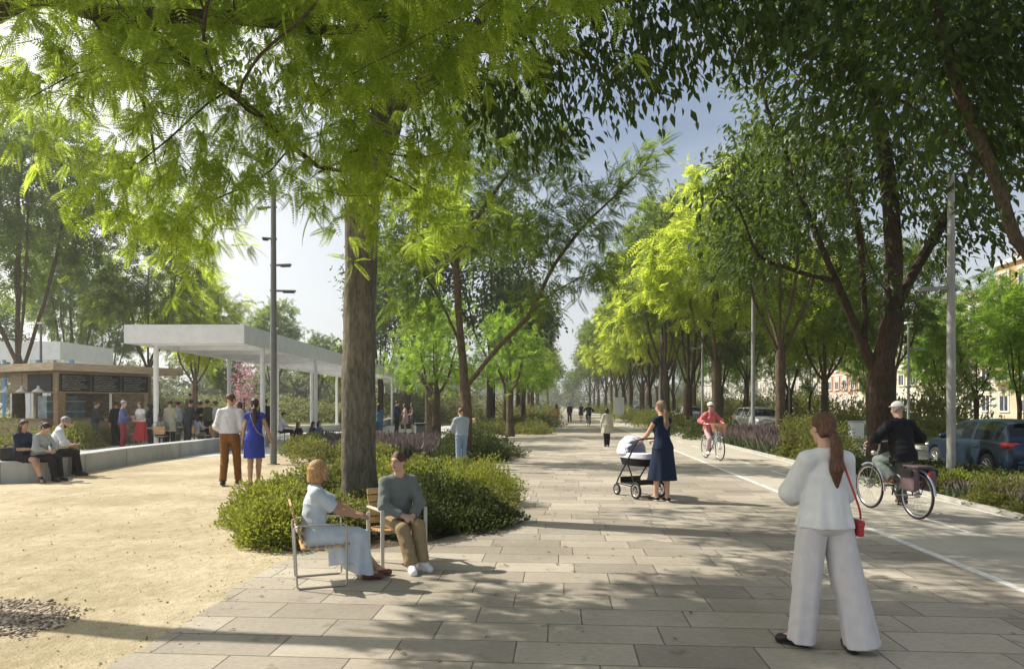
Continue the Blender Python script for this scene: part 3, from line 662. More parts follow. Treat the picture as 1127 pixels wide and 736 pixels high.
# left side of the promenade
GR4 = 'fresh green trees left of the promenade'
FR = generic('maple_tree', 'fresh green young tree with a slanting trunk behind the litter bin', tuple(G(480, 491)), 7, 2.0, 5.9, 2., 2.5, .16, BK_mid, L_bright, T_FROND5, 5, .32, natt=480, step=.45, star=3, group=GR4, droop=.1)
for (x, y, sc, rz, lb) in ((-2.6, 35, 1.15, 1., 'fresh green tree over the bench, right of the airy tree'), (-3.4, 43, 1.3, 2.2, 'fresh green tree behind the bench, second along the promenade edge'), (-2.9, 52, 1.3, 3.2, 'fresh green tree, third along the left promenade edge'), (-3.4, 62, 1.4, .5, 'fresh green tree, fourth along the left promenade edge'), (-3.2, 76, 1.5, 5., 'fresh green tree, fifth along the left promenade edge'), (-3.2, 94, 1.5, 1.5, 'fresh green tree, farthest of the left promenade edge'), (-6.4, 33, 1.2, 4., 'fresh green tree just behind the slanting trunk near the white posts')):
    tree_copy(FR, (x, y, 0), rz, sc, lb, GR4)
GR5 = 'tall dark trees behind the airy tree'
TD = generic('evergreen_tree', 'tall dark dense tree behind the airy tree, left of the promenade', (-4.8, 47, 0), 8, 5, 16.5, 5, 5.0, .3, BK_dark, L_dark, T_QUAD, 36, .36, natt=800, step=.7, group=GR5, droop=.5)
for (x, y, sc, rz, lb) in ((-10.5, 46, .95, 1., 'tall dark dense tree just right of the thick grey brown trunk'), (-4.2, 68, 1.0, 2., 'tall dark dense tree farther down the left promenade edge'), (-15.5, 58, .85, 3.4, 'dark dense tree behind the white roof between lamp post and thick trunk')):
    tree_copy(TD, (x, y, 0), rz, sc, lb, GR5)
for (x, y, kind, sc, rz, lb) in ((-4.0, 86, 'fern', 1., 2., 'olive feathery tree far down the left promenade edge'), (-4.4, 108, 'lime', 1., 3., 'lime green tree far down the left promenade edge'), (-4.4, 130, 'dark', 1.1, 1., 'dark tree near the far left end of the promenade'), (-3.0, 160, 'mid', 1.3, 4., 'mid green tree closing the left far end of the promenade'), (4.2, 235, 'mid', 1.2, 2., 'hazy green tree closing the far end of the promenade')):
    tree_copy(PR[kind], (x, y, 0), rz, sc, lb, 'far trees left of the promenade')
# background trees on the left
kk = [('fern', P(20, 470, 33), 1.05, .6, 'dark multi stemmed tree at the far left above the kiosk roof'), ('mid', P(163, 470, 37), 1.02, 1.4, 'light green tree rising behind the white canopy\'s left end'), ('fern', P(78, 470, 52), .95, 3., 'grey green tree behind the kiosk, right of the multi stemmed tree'), ('lime', P(215, 470, 46), .8, 2., 'yellow green tree behind the white canopy, right of the light green tree'), ('mid', P(120, 470, 66), 1.1, 4., 'pale green tree in the distance between kiosk and canopy'), ('fern', P(300, 470, 74), .82, 5., 'thin crowned tree behind the canopy near the lamp post'), ('mid', P(350, 470, 80), .9, 1., 'distant tree left of the thick trunk above the canopy'), ('dark', P(-20, 470, 60), .9, 1., 'dark tree at the left edge behind the multi stemmed tree'), ('mid', P(250, 470, 64), .62, 2.4, 'low green tree seen under the canopy behind the couple'), ('lime', P(385, 470, 70), .6, 2.4, 'low yellow green tree seen under the canopy beside the thick trunk'), ('mid', P(-90, 470, 45), 1., 2.4, 'green tree at the left edge behind the kiosk')]
for kind, p, sc, rz, lb in kk:
    tree_copy(PR[kind], (p.x, p.y, 0), rz, sc, lb, 'background trees on the left')
p = P(268, 470, 50)
generic('blossom_tree', 'tree in pink blossom seen between the canopy posts', (p.x, p.y, 0), 9, 1.2, 5.0, 1.2, 2.3, .1, BK_dark, L_pink, T_QUAD, 16, .2, natt=300, step=.45, droop=.1)
# far woods closing the view: one mass each side
def wood(name, x0, x1, y0, y1, h, n, seed, label, lf, ls=.8, k=700):
    rng = np.random.default_rng(seed); c = []
    for i in range(n):
        cx, cy, rr, hh = rng.uniform(x0, x1), rng.uniform(y0, y1), rng.uniform(3, 5.5), h * rng.uniform(.55, 1.1)
        u = rng.normal(0, 1, (k, 3)); u /= np.linalg.norm(u, axis=1)[:, None]
        u *= rng.uniform(.75, 1.05, k)[:, None]
        c.append(np.array([cx, cy, hh * .52]) + u * np.array([rr, rr, hh * .5]))
    c = np.concatenate(c); d = rng.normal(0, 1, c.shape); d /= np.linalg.norm(d, axis=1)[:, None]
    x, y, z = frames(rng, d)
    V, Fa = place(T_QUAD[0], T_QUAD[1], c, x, y, z, ls * rng.uniform(.7, 1.4, len(c)))
    tag(npmesh(name, V, Fa, lf), kind='stuff', label=label)
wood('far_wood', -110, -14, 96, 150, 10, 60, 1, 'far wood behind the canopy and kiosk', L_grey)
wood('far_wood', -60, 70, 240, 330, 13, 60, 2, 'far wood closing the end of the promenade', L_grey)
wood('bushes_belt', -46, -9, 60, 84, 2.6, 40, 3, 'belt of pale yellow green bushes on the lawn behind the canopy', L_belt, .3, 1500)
# ------------------------------------------------------------------ planting beds
def bed(name, poly, seed, n, h, r, leafsize, lf, label, dens=900, jit=.25, spike=None, gap=0.):
    rng = np.random.default_rng(seed)
    xs = [p[0] for p in poly]; ys = [p[1] for p in poly]; m = []
    while len(m) < n:
        x, y = rng.uniform(min(xs), max(xs)), rng.uniform(min(ys), max(ys))
        if inpoly(np.array([x]), np.array([y]), poly)[0]: m.append((x, y, r * rng.uniform(.7, 1.25), h * rng.uniform(.5, 1.35)))
    c = []; d = []
    for (x, y, rr, hh) in m:
        k = int(dens * rr * (rr + hh) / (r * (r + h))); u = rng.normal(0, 1, (k, 3)); u[:, 2] = np.abs(u[:, 2]); u /= np.linalg.norm(u, axis=1)[:, None]
        b = 1 + .16 * np.sin(u[:, 0:1] * 5 + x * 3) * np.cos(u[:, 1:2] * 6 + y * 2) + .12 * np.sin(u[:, 2:3] * 9 + x)
        q = u * b * rng.uniform(.72, 1.08, k)[:, None] * np.array([rr, rr, hh]); q[:, :2] += (x, y)
        c.append(q); d.append(u * .8 + np.array([0, 0, .45]) + rng.normal(0, .45, (k, 3)))
    c = np.concatenate(c); d = np.concatenate(d); d /= np.linalg.norm(d, axis=1)[:, None]
    c[:, 2] = np.maximum(c[:, 2], .03)
    x, y, z = frames(rng, d)
    V, Fa = place(T_LEAF[0], T_LEAF[1], c, x, y, z, leafsize * rng.uniform(.6, 1.35, len(c))) if leafsize > .1 else place(T_QUAD[0], T_QUAD[1], c, x, y, z, leafsize * rng.uniform(.6, 1.35, len(c)))
    print('BED', name, len(c))
    tag(npmesh(name, V, fix_tris(Fa), lf), kind='stuff', label=label)
    return m
def lavender(name, poly, seed, n, h, lf_g, lf_p, label, w=.03):
    rng = np.random.default_rng(seed)
    xs = np.array([p[0] for p in poly]); ys = np.array([p[1] for p in poly])
    x = rng.uniform(xs.min(), xs.max(), n * 3); y = rng.uniform(ys.min(), ys.max(), n * 3)
    k = inpoly(x, y, poly); x = x[k][:n]; y = y[k][:n]; n = len(x)
    hh = h * rng.uniform(.55, 1.15, n) * (.85 + .25 * np.sin(x * 2.3) * np.cos(y * 1.9))
    ln = rng.normal(0, .22, (n, 2)); V = []; Fa = []; mi = []
    b = np.stack([x, y, np.zeros(n)], 1); t = b + np.stack([ln[:, 0] * hh, ln[:, 1] * hh, hh], 1)
    m_ = b + (t - b) * .66
    a = rng.uniform(0, 6.28, n); s = np.stack([np.cos(a), np.sin(a), np.zeros(n)], 1) * w
    # stem-and-leaf blade (wide low down) and purple flower head
    V = np.stack([b - s * 1.2, b + s * 1.2, m_ + s * .35, m_ - s * .35, m_ - s * .9, m_ + s * .9, t], 1)
    o = (np.arange(n) * 7)[:, None]
    q = np.array([[0, 1, 2, 3]]) + o; tr = np.array([[4, 5, 6]]) + o
    tag(npmesh(name, V.reshape(-1, 3), [q, tr], [lf_g, lf_p], mi=np.concatenate([np.zeros(n), np.ones(n)])), kind='stuff', label=label)
L_shY = leafmat('yellow green shrub leaves', (.145, .18, .028), (.27, .29, .05), (.38, .42, .06), .4)
L_shD = leafmat('dark shrub leaves', (.045, .065, .02), (.095, .115, .035), (.1, .13, .03), .28)
L_shM = leafmat('olive shrub leaves', (.105, .125, .038), (.215, .22, .07), (.28, .30, .055), .38)
L_lavG = leafmat('lavender stems', (.07, .095, .05), (.11, .135, .075), (.12, .15, .06), .3)
L_lavP = leafmat('lavender flowers', (.135, .105, .10), (.205, .165, .16), (.16, .12, .12), .3)
g2 = lambda px, py: tuple(G(px, py))[:2]
pA = [g2(*q) for q in ((250, 577), (268, 598), (318, 607), (400, 606), (470, 598), (525, 583), (566, 563), (573, 545), (545, 530), (500, 522), (430, 521), (360, 520), (335, 535), (310, 548))]
S('bed_soil', [(x, y) for x, y in pA], .016, M_soil)
inset = lambda poly, k: [((x - sum(p[0] for p in poly) / len(poly)) * k + sum(p[0] for p in poly) / len(poly), (y - sum(p[1] for p in poly) / len(poly)) * k + sum(p[1] for p in poly) / len(poly)) for x, y in poly]
bed('low_shrubs', inset(pA, .86), 1, 48, .40, .42, .045, L_shM, 'olive green low shrubs spreading under the thick trunked tree', 2900)
bed('low_shrubs', [g2(*q) for q in ((345, 530), (430, 525), (540, 535), (560, 548), (420, 552), (340, 550))], 2, 16, .44, .55, .06, L_shY, 'yellow green low shrubs behind the thick trunk', 2000)
bed('dark_shrubs', inset(pA, .8), 23, 9, .46, .34, .045, L_shD, 'darker tufts among the low shrubs of the near bed', 1900)
bed('yellow_shrub', [g2(*q) for q in ((262, 580), (275, 597), (318, 604), (335, 590), (300, 570))], 3, 9, .55, .42, .045, L_shY, 'bright yellow green shrub clump at the left end of the near bed', 2600)
bed('dark_shrubs', [g2(*q) for q in ((430, 600), (480, 594), (530, 578), (500, 560), (440, 570))], 4, 12, .5, .45, .045, L_shD, 'dark low shrubs behind the seated man', 2700)
bed('yellow_shrub', [g2(*q) for q in ((470, 543), (536, 548), (540, 558), (505, 568), (460, 558))], 22, 11, .52, .5, .045, L_shY, 'pale yellow green shrubs at the right end of the near bed', 2300)
pB = [g2(*q) for q in ((325, 499), (345, 510), (430, 514), (500, 514), (540, 511), (552, 503), (545, 495), (480, 489), (400, 488), (345, 490))]
S('bed_soil', pB, .016, M_soil)
bed('dark_shrubs', [g2(*q) for q in ((500, 511), (548, 508), (552, 496), (500, 492), (470, 505))], 5, 24, .62, .7, .075, L_shD, 'dark rounded shrubs around the foot of the airy tree', 1500)
bed('low_shrubs', [g2(*q) for q in ((325, 499), (345, 510), (440, 513), (440, 508), (360, 502), (350, 492))], 6, 16, .45, .6, .08, L_shM, 'olive shrubs along the front of the middle bed', 1200)
lavender('lavender', [g2(*q) for q in ((350, 504), (480, 508), (480, 491), (350, 491))], 7, 9000, .62, L_lavG, L_lavP, 'purple lavender filling the middle bed', .035)
pC = [g2(*q) for q in ((520, 478), (600, 478), (607, 470), (603, 463), (540, 463))]
S('bed_soil', pC, .016, M_soil)
bed('dark_shrubs', pC, 8, 34, .75, 1.1, .13, L_shD, 'dark shrubs in the bed beside the bench', 500)
bed('low_shrubs', [g2(*q) for q in ((520, 478), (600, 478), (600, 474), (520, 474))], 9, 14, .6, .9, .12, L_shM, 'olive shrubs along the front of the bench bed', 500)
bed('hedge', [(-6.5, 60), (-1.4, 60), (-1.4, 130), (-6.5, 130)], 10, 80, 1.3, 1.6, .25, L_shM, 'shrubs along the far left promenade edge', 240)
# right verge
rv = lambda y0, y1, x0=6.75, x1=8.9: [(x0, y0), (x1, y0), (x1, y1), (x0, y1)]
bed('low_shrubs', rv(9.4, 11.8, 7.0), 11, 14, .38, .55, .06, L_shM, 'olive green shrubs beside the blue car at the right edge', 2300)
bed('low_shrubs', rv(11.8, 13.6, 7.4), 12, 12, .30, .6, .055, L_shY, 'yellowish shrub clump beside the right lamp post', 2000)
lavender('lavender', rv(9.8, 13.4, 6.95, 8.6), 13, 1300, .42, L_lavG, L_lavP, 'lavender among the shrubs at the right lamp post', .022)
bed('dark_shrubs', rv(13.6, 18.5, 7.1), 14, 34, .30, .65, .07, L_shD, 'dark shrubs behind the cyclist in black', 1300)
bed('rounded_shrub', [(6.95, 19.5), (8.4, 19.5), (8.4, 22), (6.95, 22)], 15, 7, .95, .75, .075, L_shM, 'rounded olive shrub left of the dark trunk', 2000)
lavender('lavender', rv(22, 30.5, 6.8, 8.9), 16, 9000, .8, L_lavG, L_lavP, 'purple lavender strip behind the cyclist in pink', .035)
bed('dark_shrubs', [(6.7, 30.5), (8.9, 30.5), (8.9, 36), (6.2, 36)], 17, 18, .7, .8, .1, L_shD, 'dark shrubs at the bend of the cycle lane', 700)
for i, (x, y, rr, hh, lf) in enumerate(((6.6, 41, 1.1, .8, L_shM), (7.0, 44.5, 1.2, 1., L_shY), (6.7, 50, 1.2, 1.1, L_shM), (7, 56, 1.3, 1.1, L_shM), (6.6, 61, 1.2, 1.3, L_shM), (6.5, 72, 1.3, 1.4, L_shY), (6.4, 80, 1.4, 1.7, L_shY), (7, 92, 1.6, 1.6, L_shM))):
    mm = bed('round_bush', [(x - .3, y - .3), (x + .3, y - .3), (x + .3, y + .3), (x - .3, y + .3)], 100 + i, 3, hh, rr, .13, lf, None, 700)
    o = COL.objects[-1]; o['kind'] = 'thing'; tag(o, f'rounded {"yellow green" if lf is L_shY else "olive"} bush, {ordn[i]} along the right promenade edge', 'bush', 'rounded bushes along the right edge')
bed('verge_shrubs', [(13.8, 30), (21, 30), (21, 110), (13.8, 110)], 18, 150, .9, 1.2, .2, L_shM, 'shrubs on the strip across the road', 300)
bed('tall_hedge', [(21, 40), (23, 40), (23, 150), (21, 150)], 21, 110, 2.9, 1.5, .24, L_shM, 'tall loose hedge in front of the houses', 420)
bed('verge_shrubs', [(13.7, 31), (15, 31), (15, 60), (13.7, 60)], 19, 40, .7, .9, .14, L_shY, 'yellow green shrubs along the far kerb', 400)
bed('verge_shrubs', [(7, 100), (9, 100), (9, 220), (7, 220)], 20, 60, 1.3, 1.3, .25, L_shM, 'shrubs along the far right promenade edge', 200)
# ------------------------------------------------------------------ architecture
M_wood = mat('warm slatted wood', (.36, .235, .12), .6, .25, 3, (1, 6, 6), bmp=.002, bscale=20)
M_oak = mat('pale oak cladding', (.46, .36, .24), .65, .22, 2.5, (1, 1, 8), bmp=.002, bscale=20)
M_steelw = mat('white painted steel', (.81, .815, .82), .45, .05, 3)
M_steelg = mat('grey painted steel', (.17, .175, .175), .5, .1, 4)
M_lampg = mat('galvanised grey steel', (.30, .30, .29), .5, .12, 5, metal=.3)
M_dark = mat('dark metal', (.03, .03, .032), .45, .1, 6)
M_board = mat('black menu board', (.02, .022, .02), .6, .3, 3)
M_chalk = mat('chalk writing', (.7, .71, .66), .9, .3, 12)
M_stone = mat('stacked stone', (.30, .225, .155), .9, .5, 4, (1, 1, 6), bmp=.02)
M_glass = mat('window glass', (.04, .05, .06), .12, .2, 1.5, spec=.5)
M_blue = mat('blue posts', (.12, .3, .55), .5, .1, 3)
M_slat = mat('chair wood slats', (.50, .31, .15), .5, .25, 4, (1, 6, 6), bmp=.001, bscale=30)
M_tube = mat('brushed steel tube', (.42, .41, .39), .38, .06, 8, metal=.6)
M_flat = mat('pale painted steel bar', (.55, .54, .50), .45, .08, 8)
def stripes(name, c1, c2, period, axis=2):
    m = bpy.data.materials.new(name); n, bs = nodes_of(m); v = tcoord(n); sx = n.nodes.new('ShaderNodeSeparateXYZ'); n.links.new(v, sx.inputs[0])
    f = mmath(n, 'FRACT', mmath(n, 'DIVIDE', sx.outputs[axis], period))
    n.links.new(ramp_mix(n, mrange(n, f, .02, .07), c2, c1), bs.inputs['Base Color']); bs.inputs['Roughness'].default_value = .7
    return m
# --- curved concrete bench wall
wp = [W(-30, 10.5), W(-19, 12.1)] + [G(*q) for q in ((0, 532), (75, 523), (150, 510), (240, 497.5), (296, 491))]
wp = catmull([Vector((p.x, p.y, 0)) for p in wp], 8)
def wall_strip(pts, th, h, z0=0.):
    L = []; Rr = []
    for i, p in enumerate(pts):
        t = (pts[min(i + 1, len(pts) - 1)] - pts[max(i - 1, 0)]).normalized(); nrm = Vector((-t.y, t.x, 0))
        L.append(p); Rr.append(p + nrm * th)
    m = MB(); n = len(pts); vs = []
    for i in range(n):
        a, b = L[i], Rr[i]
        vs += [(a.x, a.y, z0), (a.x + (b - a).x * .0, a.y, h - .02), (a.x + (b - a).x * .04, a.y + (b - a).y * .04, h), (b.x, b.y, h), (b.x, b.y, z0)]
    fs = [(i * 5 + j, (i + 1) * 5 + j, (i + 1) * 5 + j + 1, i * 5 + j + 1) for i in range(n - 1) for j in range(4)]
    fs += [(0, 1, 2, 3, 4), tuple(5 * (n - 1) + j for j in (4, 3, 2, 1, 0))]
    m.add(vs, fs); return m
M_wall = mat('board marked concrete', (.43, .44, .43), .8, .14, 2, (1, 1, .5), bmp=.004, bscale=14)
cw = wall_strip(wp, .5, .46).build('bench_wall', M_wall); tag(cw, 'long curved low wall of pale concrete used as a seat', 'wall')
jm = MB()
for i in range(6, len(wp) - 2, 5):
    p = wp[i]; t = (wp[i + 1] - wp[i - 1]).normalized(); jm.box(p + Vector((t.y, -t.x, 0)) * .0015 + Vector((0, 0, .225)), (.012, .008, .43), math.atan2(t.y, t.x))
jm.build('joint', mat('joint shadow gap', (.13, .13, .12), .9), cw)
# planting behind the wall
pK = [tuple(W(-31, 12))[:2], g2(-60, 512), g2(0, 506), g2(60, 498), g2(128, 490), g2(118, 482), g2(0, 480), tuple(W(-36, 24))[:2]]
S('terrace_soil', pK, .02, M_soil)
bed('dark_shrubs', pK, 30, 90, .85, .8, .09, L_shM, 'shrubs in the raised bed between curved wall and kiosk', 700)
bed('yellow_shrub', [g2(75, 495), g2(120, 490), g2(118, 485), g2(75, 488)], 31, 8, .75, .7, .08, L_shY, 'yellow green low shrubs right behind the curved wall beside the bearded man', 1100)
lavender('lavender', [g2(70, 491), g2(130, 487), g2(125, 478), g2(70, 479)], 32, 3500, .95, L_lavG, L_lavP, 'lavender behind the curved wall in front of the kiosk', .035)
# --- kiosk
KN = W(-16.8, 25); e1 = (W(.45, .89) - W(0, 0)).normalized(); e2 = Vector((-e1.y, e1.x, 0))
ka = math.atan2(e1.y, e1.x)
def K(a, b, z): return Vector((KN.x, KN.y, 0)) + e1 * a + e2 * b + Vector((0, 0, z))
ks = empty('kiosk', K(2.5, 3, 0), 0, 'wooden refreshment kiosk with a flat oak roof and black menu boards', 'kiosk')
def kb(name, a0, a1, b0, b1, z0, z1, m, par=None, bev=0):
    o = MB().box(K((a0 + a1) / 2, (b0 + b1) / 2, (z0 + z1) / 2), (a1 - a0, b1 - b0, z1 - z0), ka, bev).build(name, m)
    p = par or ks; o.parent = p
    w = Matrix.Translation(ks.location)
    if par is None: o.matrix_parent_inverse = w.inverted()
    return o
kb('roof', 0, 5.4, 0, 11, 2.92, 3.2, M_oak)
kb('pillar', .72, 1.0, 1.0, 1.3, 0, 2.2, M_wood); kb('pillar', 4.35, 4.5, 1.1, 1.3, 0, 2.92, M_oak)
kb('header', .7, 4.5, 1.02, 1.16, 2.1, 2.9, M_oak); kb('side_header', .7, .84, 1.2, 4.2, 2.1, 2.9, M_oak)
rr_ = random.Random(4)
for i in range(3):
    b = kb('menu_board', .78 + i * 1.24, 1.96 + i * 1.24, .97, 1.018, 2.16, 2.84, M_board)
    for r in range(8):
        a = .86 + i * 1.24; a1 = a + rr_.uniform(.7, 1.02); pts = []; z = 2.76 - r * .074
        while a < a1: pts.append(K(a, .964, z + rr_.uniform(-.02, .02))); a += rr_.uniform(.012, .03)
        MB().tube(pts, .0105, 3).build('chalk_line', M_chalk, b)
b = kb('menu_board', .65, .698, 1.3, 2.9, 2.16, 2.84, M_board)
kb('stone_panel', 3.1, 4.3, 1.2, 1.4, .0, 2.1, M_stone); kb('counter', 1.0, 3.1, 1.0, 1.5, 0, 1.08, M_oak); kb('counter_top', .95, 3.15, .93, 1.55, 1.085, 1.13, M_wood)
kb('back_wall', 2.0, 4.4, 3.6, 3.75, 0, 2.92, M_stone)
gl = kb('display_cabinet', 1.2, 2.7, 2.6, 3.2, .0, 2.0, mat('fridge glass', (.25, .34, .40), .2, .3, 3))
for i in range(4): kb('shelf', 1.18, 2.72, 2.56, 2.62, .5 + i * .42, .54 + i * .42, M_steelw)
kb('low_counter', .5, .9, 1.6, 9, 0, 1.05, M_oak); kb('low_counter_top', .42, .98, 1.55, 9.05, 1.055, 1.1, M_wood)
kb('rear_post', 4.5, 4.7, 9.5, 9.7, 0, 2.92, M_oak); kb('rear_post', .5, .7, 9.4, 9.6, 0, 2.92, M_oak)
for i, (a, b) in enumerate(((.35, 1.6), (.35, 2.7), (.35, 3.8))):
    p = K(a, b, 0)
    r0 = empty('pendant_lamp', (p.x, p.y, 0), 0, f'white pendant lamp under the kiosk roof, {["nearest the menu boards", "middle one of three", "farthest left of three"][i]}', 'lamp', 'pendant lamps under the kiosk roof')
    MB().lathe([(.02, .26), (.045, .24), (.05, .16), (.2, .04), (.22, 0), (.2, .005), (.04, .14)], (0, 0, 2.12), 16).build('lamp_shade', M_steelw, r0)
    MB().tube([(0, 0, 2.36), (0, 0, 2.92)], .008, 5).build('cord', M_dark, r0)
# --- white canopy
pr = empty('canopy', W(-11.5, 24), YAW, 'long white flat roofed canopy on slim white columns', 'canopy')
def CB(m, x0, x1, d0, d1, z0, z1): return m.box(((x0 + x1) / 2 + 11.5, (d0 + d1) / 2 - 24, (z0 + z1) / 2), (x1 - x0, d1 - d0, z1 - z0))
X0, X1, D0, D1 = -13.65, -9.42, 24, 84
CB(MB(), X0, X1, D0, D0 + .16, 3.80, 4.46).build('front_fascia', M_steelw, pr)
CB(MB(), X1 - .16, X1, D0 + .163, D1, 3.80, 4.46).build('side_fascia', M_steelw, pr); CB(MB(), X0, X0 + .16, D0 + .163, D1, 3.80, 4.46).build('side_fascia', M_steelw, pr)
M_poly = leafmat('frosted white roof panel', (.74, .75, .77), (.74, .75, .77), (.8, .82, .85), .5, .5, .3); CB(MB(), X0 + .163, X1 - .163, D0 + .163, D1, 4.3, 4.34).build('roof_deck', M_poly, pr)
for d in np.arange(25.4, 84, 2.2): CB(MB(), X0 + .163, X1 - .163, d, d + .22, 3.84, 4.297).build('cross_beam', M_steelw, pr)
for x, ds in ((-13.35, (25.6, 32.2, 38.8, 45.4, 52, 58.6, 65.2, 71.8, 78.4)), (-9.35 - .15, (26, 33, 40, 47, 54, 61, 68, 75, 82))):
    for d in ds:
        MB().tube([(x + 11.5, d - 24, 0), (x + 11.5, d - 24, 3.86)], .092, 14).build('column', M_steelw, pr)
# terrace furniture walls
for i, (p0, p1, h, lb) in enumerate(((G(405, 477), G(440, 459), .42, 'low straight concrete wall beside the lawn right of the thick trunk'), (G(312, 476), G(392, 474), .4, 'low concrete step behind the lounging group under the canopy'))):
    p0.z = p1.z = 0; c = (p0 + p1) / 2; d = p1 - p0
    o = MB().box((0, 0, h / 2), (d.length, .45, h), 0, .02).build('low_wall', M_wall); o.location = c; o.rotation_euler = (0, 0, math.atan2(d.y, d.x)); tag(o, lb, 'wall')
# --- pale pavilion with blue posts behind the kiosk
p0 = W(-33, 47); pv = empty('pavilion', p0, YAW, 'pale pavilion with white roof slab and row of blue posts behind the kiosk', 'pavilion')
MB().box((.6, 1, 5.2), (5.2, 6, 1.2)).build('roof', M_steelw, pv); MB().box((0, 3.9, 2.2), (8, .2, 4.4)).build('wall', mat('pale render', (.6, .62, .6), .8, .08, 1), pv)
for i in range(15): MB().box((-4 + i * .56, -1.8, 2.3), (.14 + .05 * (i % 3), .14, 4.59)).build('post', M_blue if i % 2 == 0 else M_steelw, pv)
# --- houses on the far right
def house(x, y0, y1, nst, hs, col, col2, lab, bays, trim=(.62, .6, .55), ac=False, roofc=(.3, .15, .09), seed=0):
    rnd = random.Random(seed)
    h = nst * hs + .8; W_ = y1 - y0
    r0 = empty('apartment_house', (x, (y0 + y1) / 2, 0), 0, lab, 'building')
    mw = mat('render ' + lab[:14], col, .85, .1, .6, bmp=.003, bscale=10); mt = mat('trim ' + lab[:14], trim, .8, .08, 2)
    MB().box((7, 0, h / 2), (14, W_ - .02, h)).build('wall', mw, r0)
    MB().box((6.9, 0, h + .2), (14.6, W_ + .3, .39)).build('cornice', mt, r0); MB().box((7.4, 0, h + .8), (12, W_ - 1, .8)).build('roof', mat('roof ' + lab[:10], roofc, .8, .2, 3), r0)
    MB().box((-.05, 0, 1.7), (.1, W_ - .03, 3.4)).build('ground_floor_band', mat('band ' + lab[:14], col2, .85, .12, .8), r0)
    for s in range(1, nst): MB().box((-.04, 0, .4 + s * hs), (.08, W_ - .04, .22)).build('string_course', mt, r0)
    bw = W_ / bays; wm = pm = sm = None
    for s in range(nst):
        for b in range(bays):
            yy = -W_ / 2 + (b + .5) * bw; zz = .4 + s * hs + (1.65 if s else 1.55)
            ww, wh = min(1.3, bw * .5), (1.6 if s else 1.9)
            if wm is None:
                f = MB(); f.box((0, 0, wh / 2 + .06), (.14, ww + .26, .12)).box((0, 0, -wh / 2 - .06), (.22, ww + .4, .12)).box((0, ww / 2 + .06, 0), (.14, .12, wh)).box((0, -ww / 2 - .06, 0), (.14, .12, wh)).box((0.01, 0, 0), (.08, .06, wh))
                o = f.build('window', M_steelw, r0); wm = o.data
                q = MB().box((.03, 0, 0), (.04, ww, wh)).build('pane', M_glass, o); pm = q.data
                q2 = MB().box((0, 0, 0), (.05, ww, wh * .45)).build('blind', mat('roller blind', (.5, .46, .36), .8, .1, 3), o); sm = q2.data
            else:
                o = link(bpy.data.objects.new('window', wm), r0); q = link(bpy.data.objects.new('pane', pm), o); q2 = link(bpy.data.objects.new('blind', sm), o)
            o.location = (-.14, yy, zz); q2.location = (0, 0, wh * (.275 + .3 * rnd.random()))
            if ac and s and rnd.random() < .4:
                MB().box((-.3, yy + ww * .9, zz - .9), (.35, .85, .6), 0, .03).build('air_conditioner', M_steelw, r0)
            if ac and s and b % 3 == 1:
                bl = MB().box((-.55, yy, zz - 1.08), (1.1, 2.4, .14)).build('balcony', mt, r0)
                g = MB()
                g.box((-1.06, yy, zz - .1), (.04, 2.4, .05))
                for t in np.linspace(-1.18, 1.18, 15): g.box((-1.06, yy + t, zz - .55), (.025, .025, .9))
                g.build('railing', M_dark, bl)
    return r0
house(45, 42, 74, 5, 3.0, (.54, .35, .17), (.55, .45, .32), 'ochre five storey apartment house at the right edge with balconies', 11, ac=True, seed=1)
house(45, 74, 98, 4, 3.1, (.62, .54, .40), (.6, .56, .48), 'cream apartment house farther left than the ochre one', 8, seed=2)
house(45, 98, 122, 4, 3., (.50, .30, .20), (.5, .42, .36), 'dull orange house seen between trunks behind the silver car', 8, seed=3)
house(45, 122, 160, 4, 3.1, (.42, .39, .34), (.38, .36, .32), 'pale grey house behind the trunks right of the pram woman', 10, seed=4)
house(43, 160, 220, 5, 3.1, (.46, .44, .40), (.42, .40, .36), 'long whitish house farthest down the road', 14, seed=5)
# --- lamps
def lamp_post(loc, h, arms, r, label, group=None, m=None, head=True):
    "arms: (z, length, heading)"
    m = m or M_lampg
    r0 = empty('street_lamp', (loc.x, loc.y, 0), 0, label, 'street lamp', group)
    MB().tube([(0, 0, 0), (0, 0, .02)], r * 1.9, 16).tube([(0, 0, .02), (0, 0, h * .45), (0, 0, h)], [r, r * .95, r * .72], 14).build('pole', m, r0)
    for z, l, a in arms:
        d = Vector((math.cos(a), math.sin(a), 0))
        o = MB().box(d * (l / 2 - r * .5) + Vector((0, 0, z)), (l + r, .075, .05), a, .008).build('arm', m, r0)
        MB().box(d * (l * .68) + Vector((0, 0, z - .04)), (l * .5, .12, .03), a, .005).build('lamp_head', M_dark if m is M_steelg else M_lampg, o)
    if head:
        o = MB().box((0, 0, h + .04), (.24, .2, .07), YAW, .01).build('lamp_head', M_steelw, r0)
    return r0
pL = G(301, 511); pL.z = 0; dl = CH * F / (511 - HZ)
zl = lambda y: CH + (HZ - y) / F * dl
lamp_post(pL, zl(203), [(zl(228), .5, camdeg(170)), (zl(263), .3, camdeg(200)), (zl(292), .52, camdeg(-10)), (zl(320), .6, camdeg(5))], .09, 'tall grey lamp post with four short arms beside the couple', m=M_steelg)
lamp_post(Vector((7.88, 14.4, 0)), 6.3, [(4.0, .66, camdeg(178)), (4.0, .16, camdeg(-2))], .085, 'thick grey lamp post right of the cyclist in black', 'lamp posts along the cycle lane', head=False)
lamp_post(Vector((7.87, 28.6, 0)), 6.6, [(4.6, .66, camdeg(178))], .085, 'grey lamp post left of the ponytailed woman beside a thin trunk', 'lamp posts along the cycle lane')
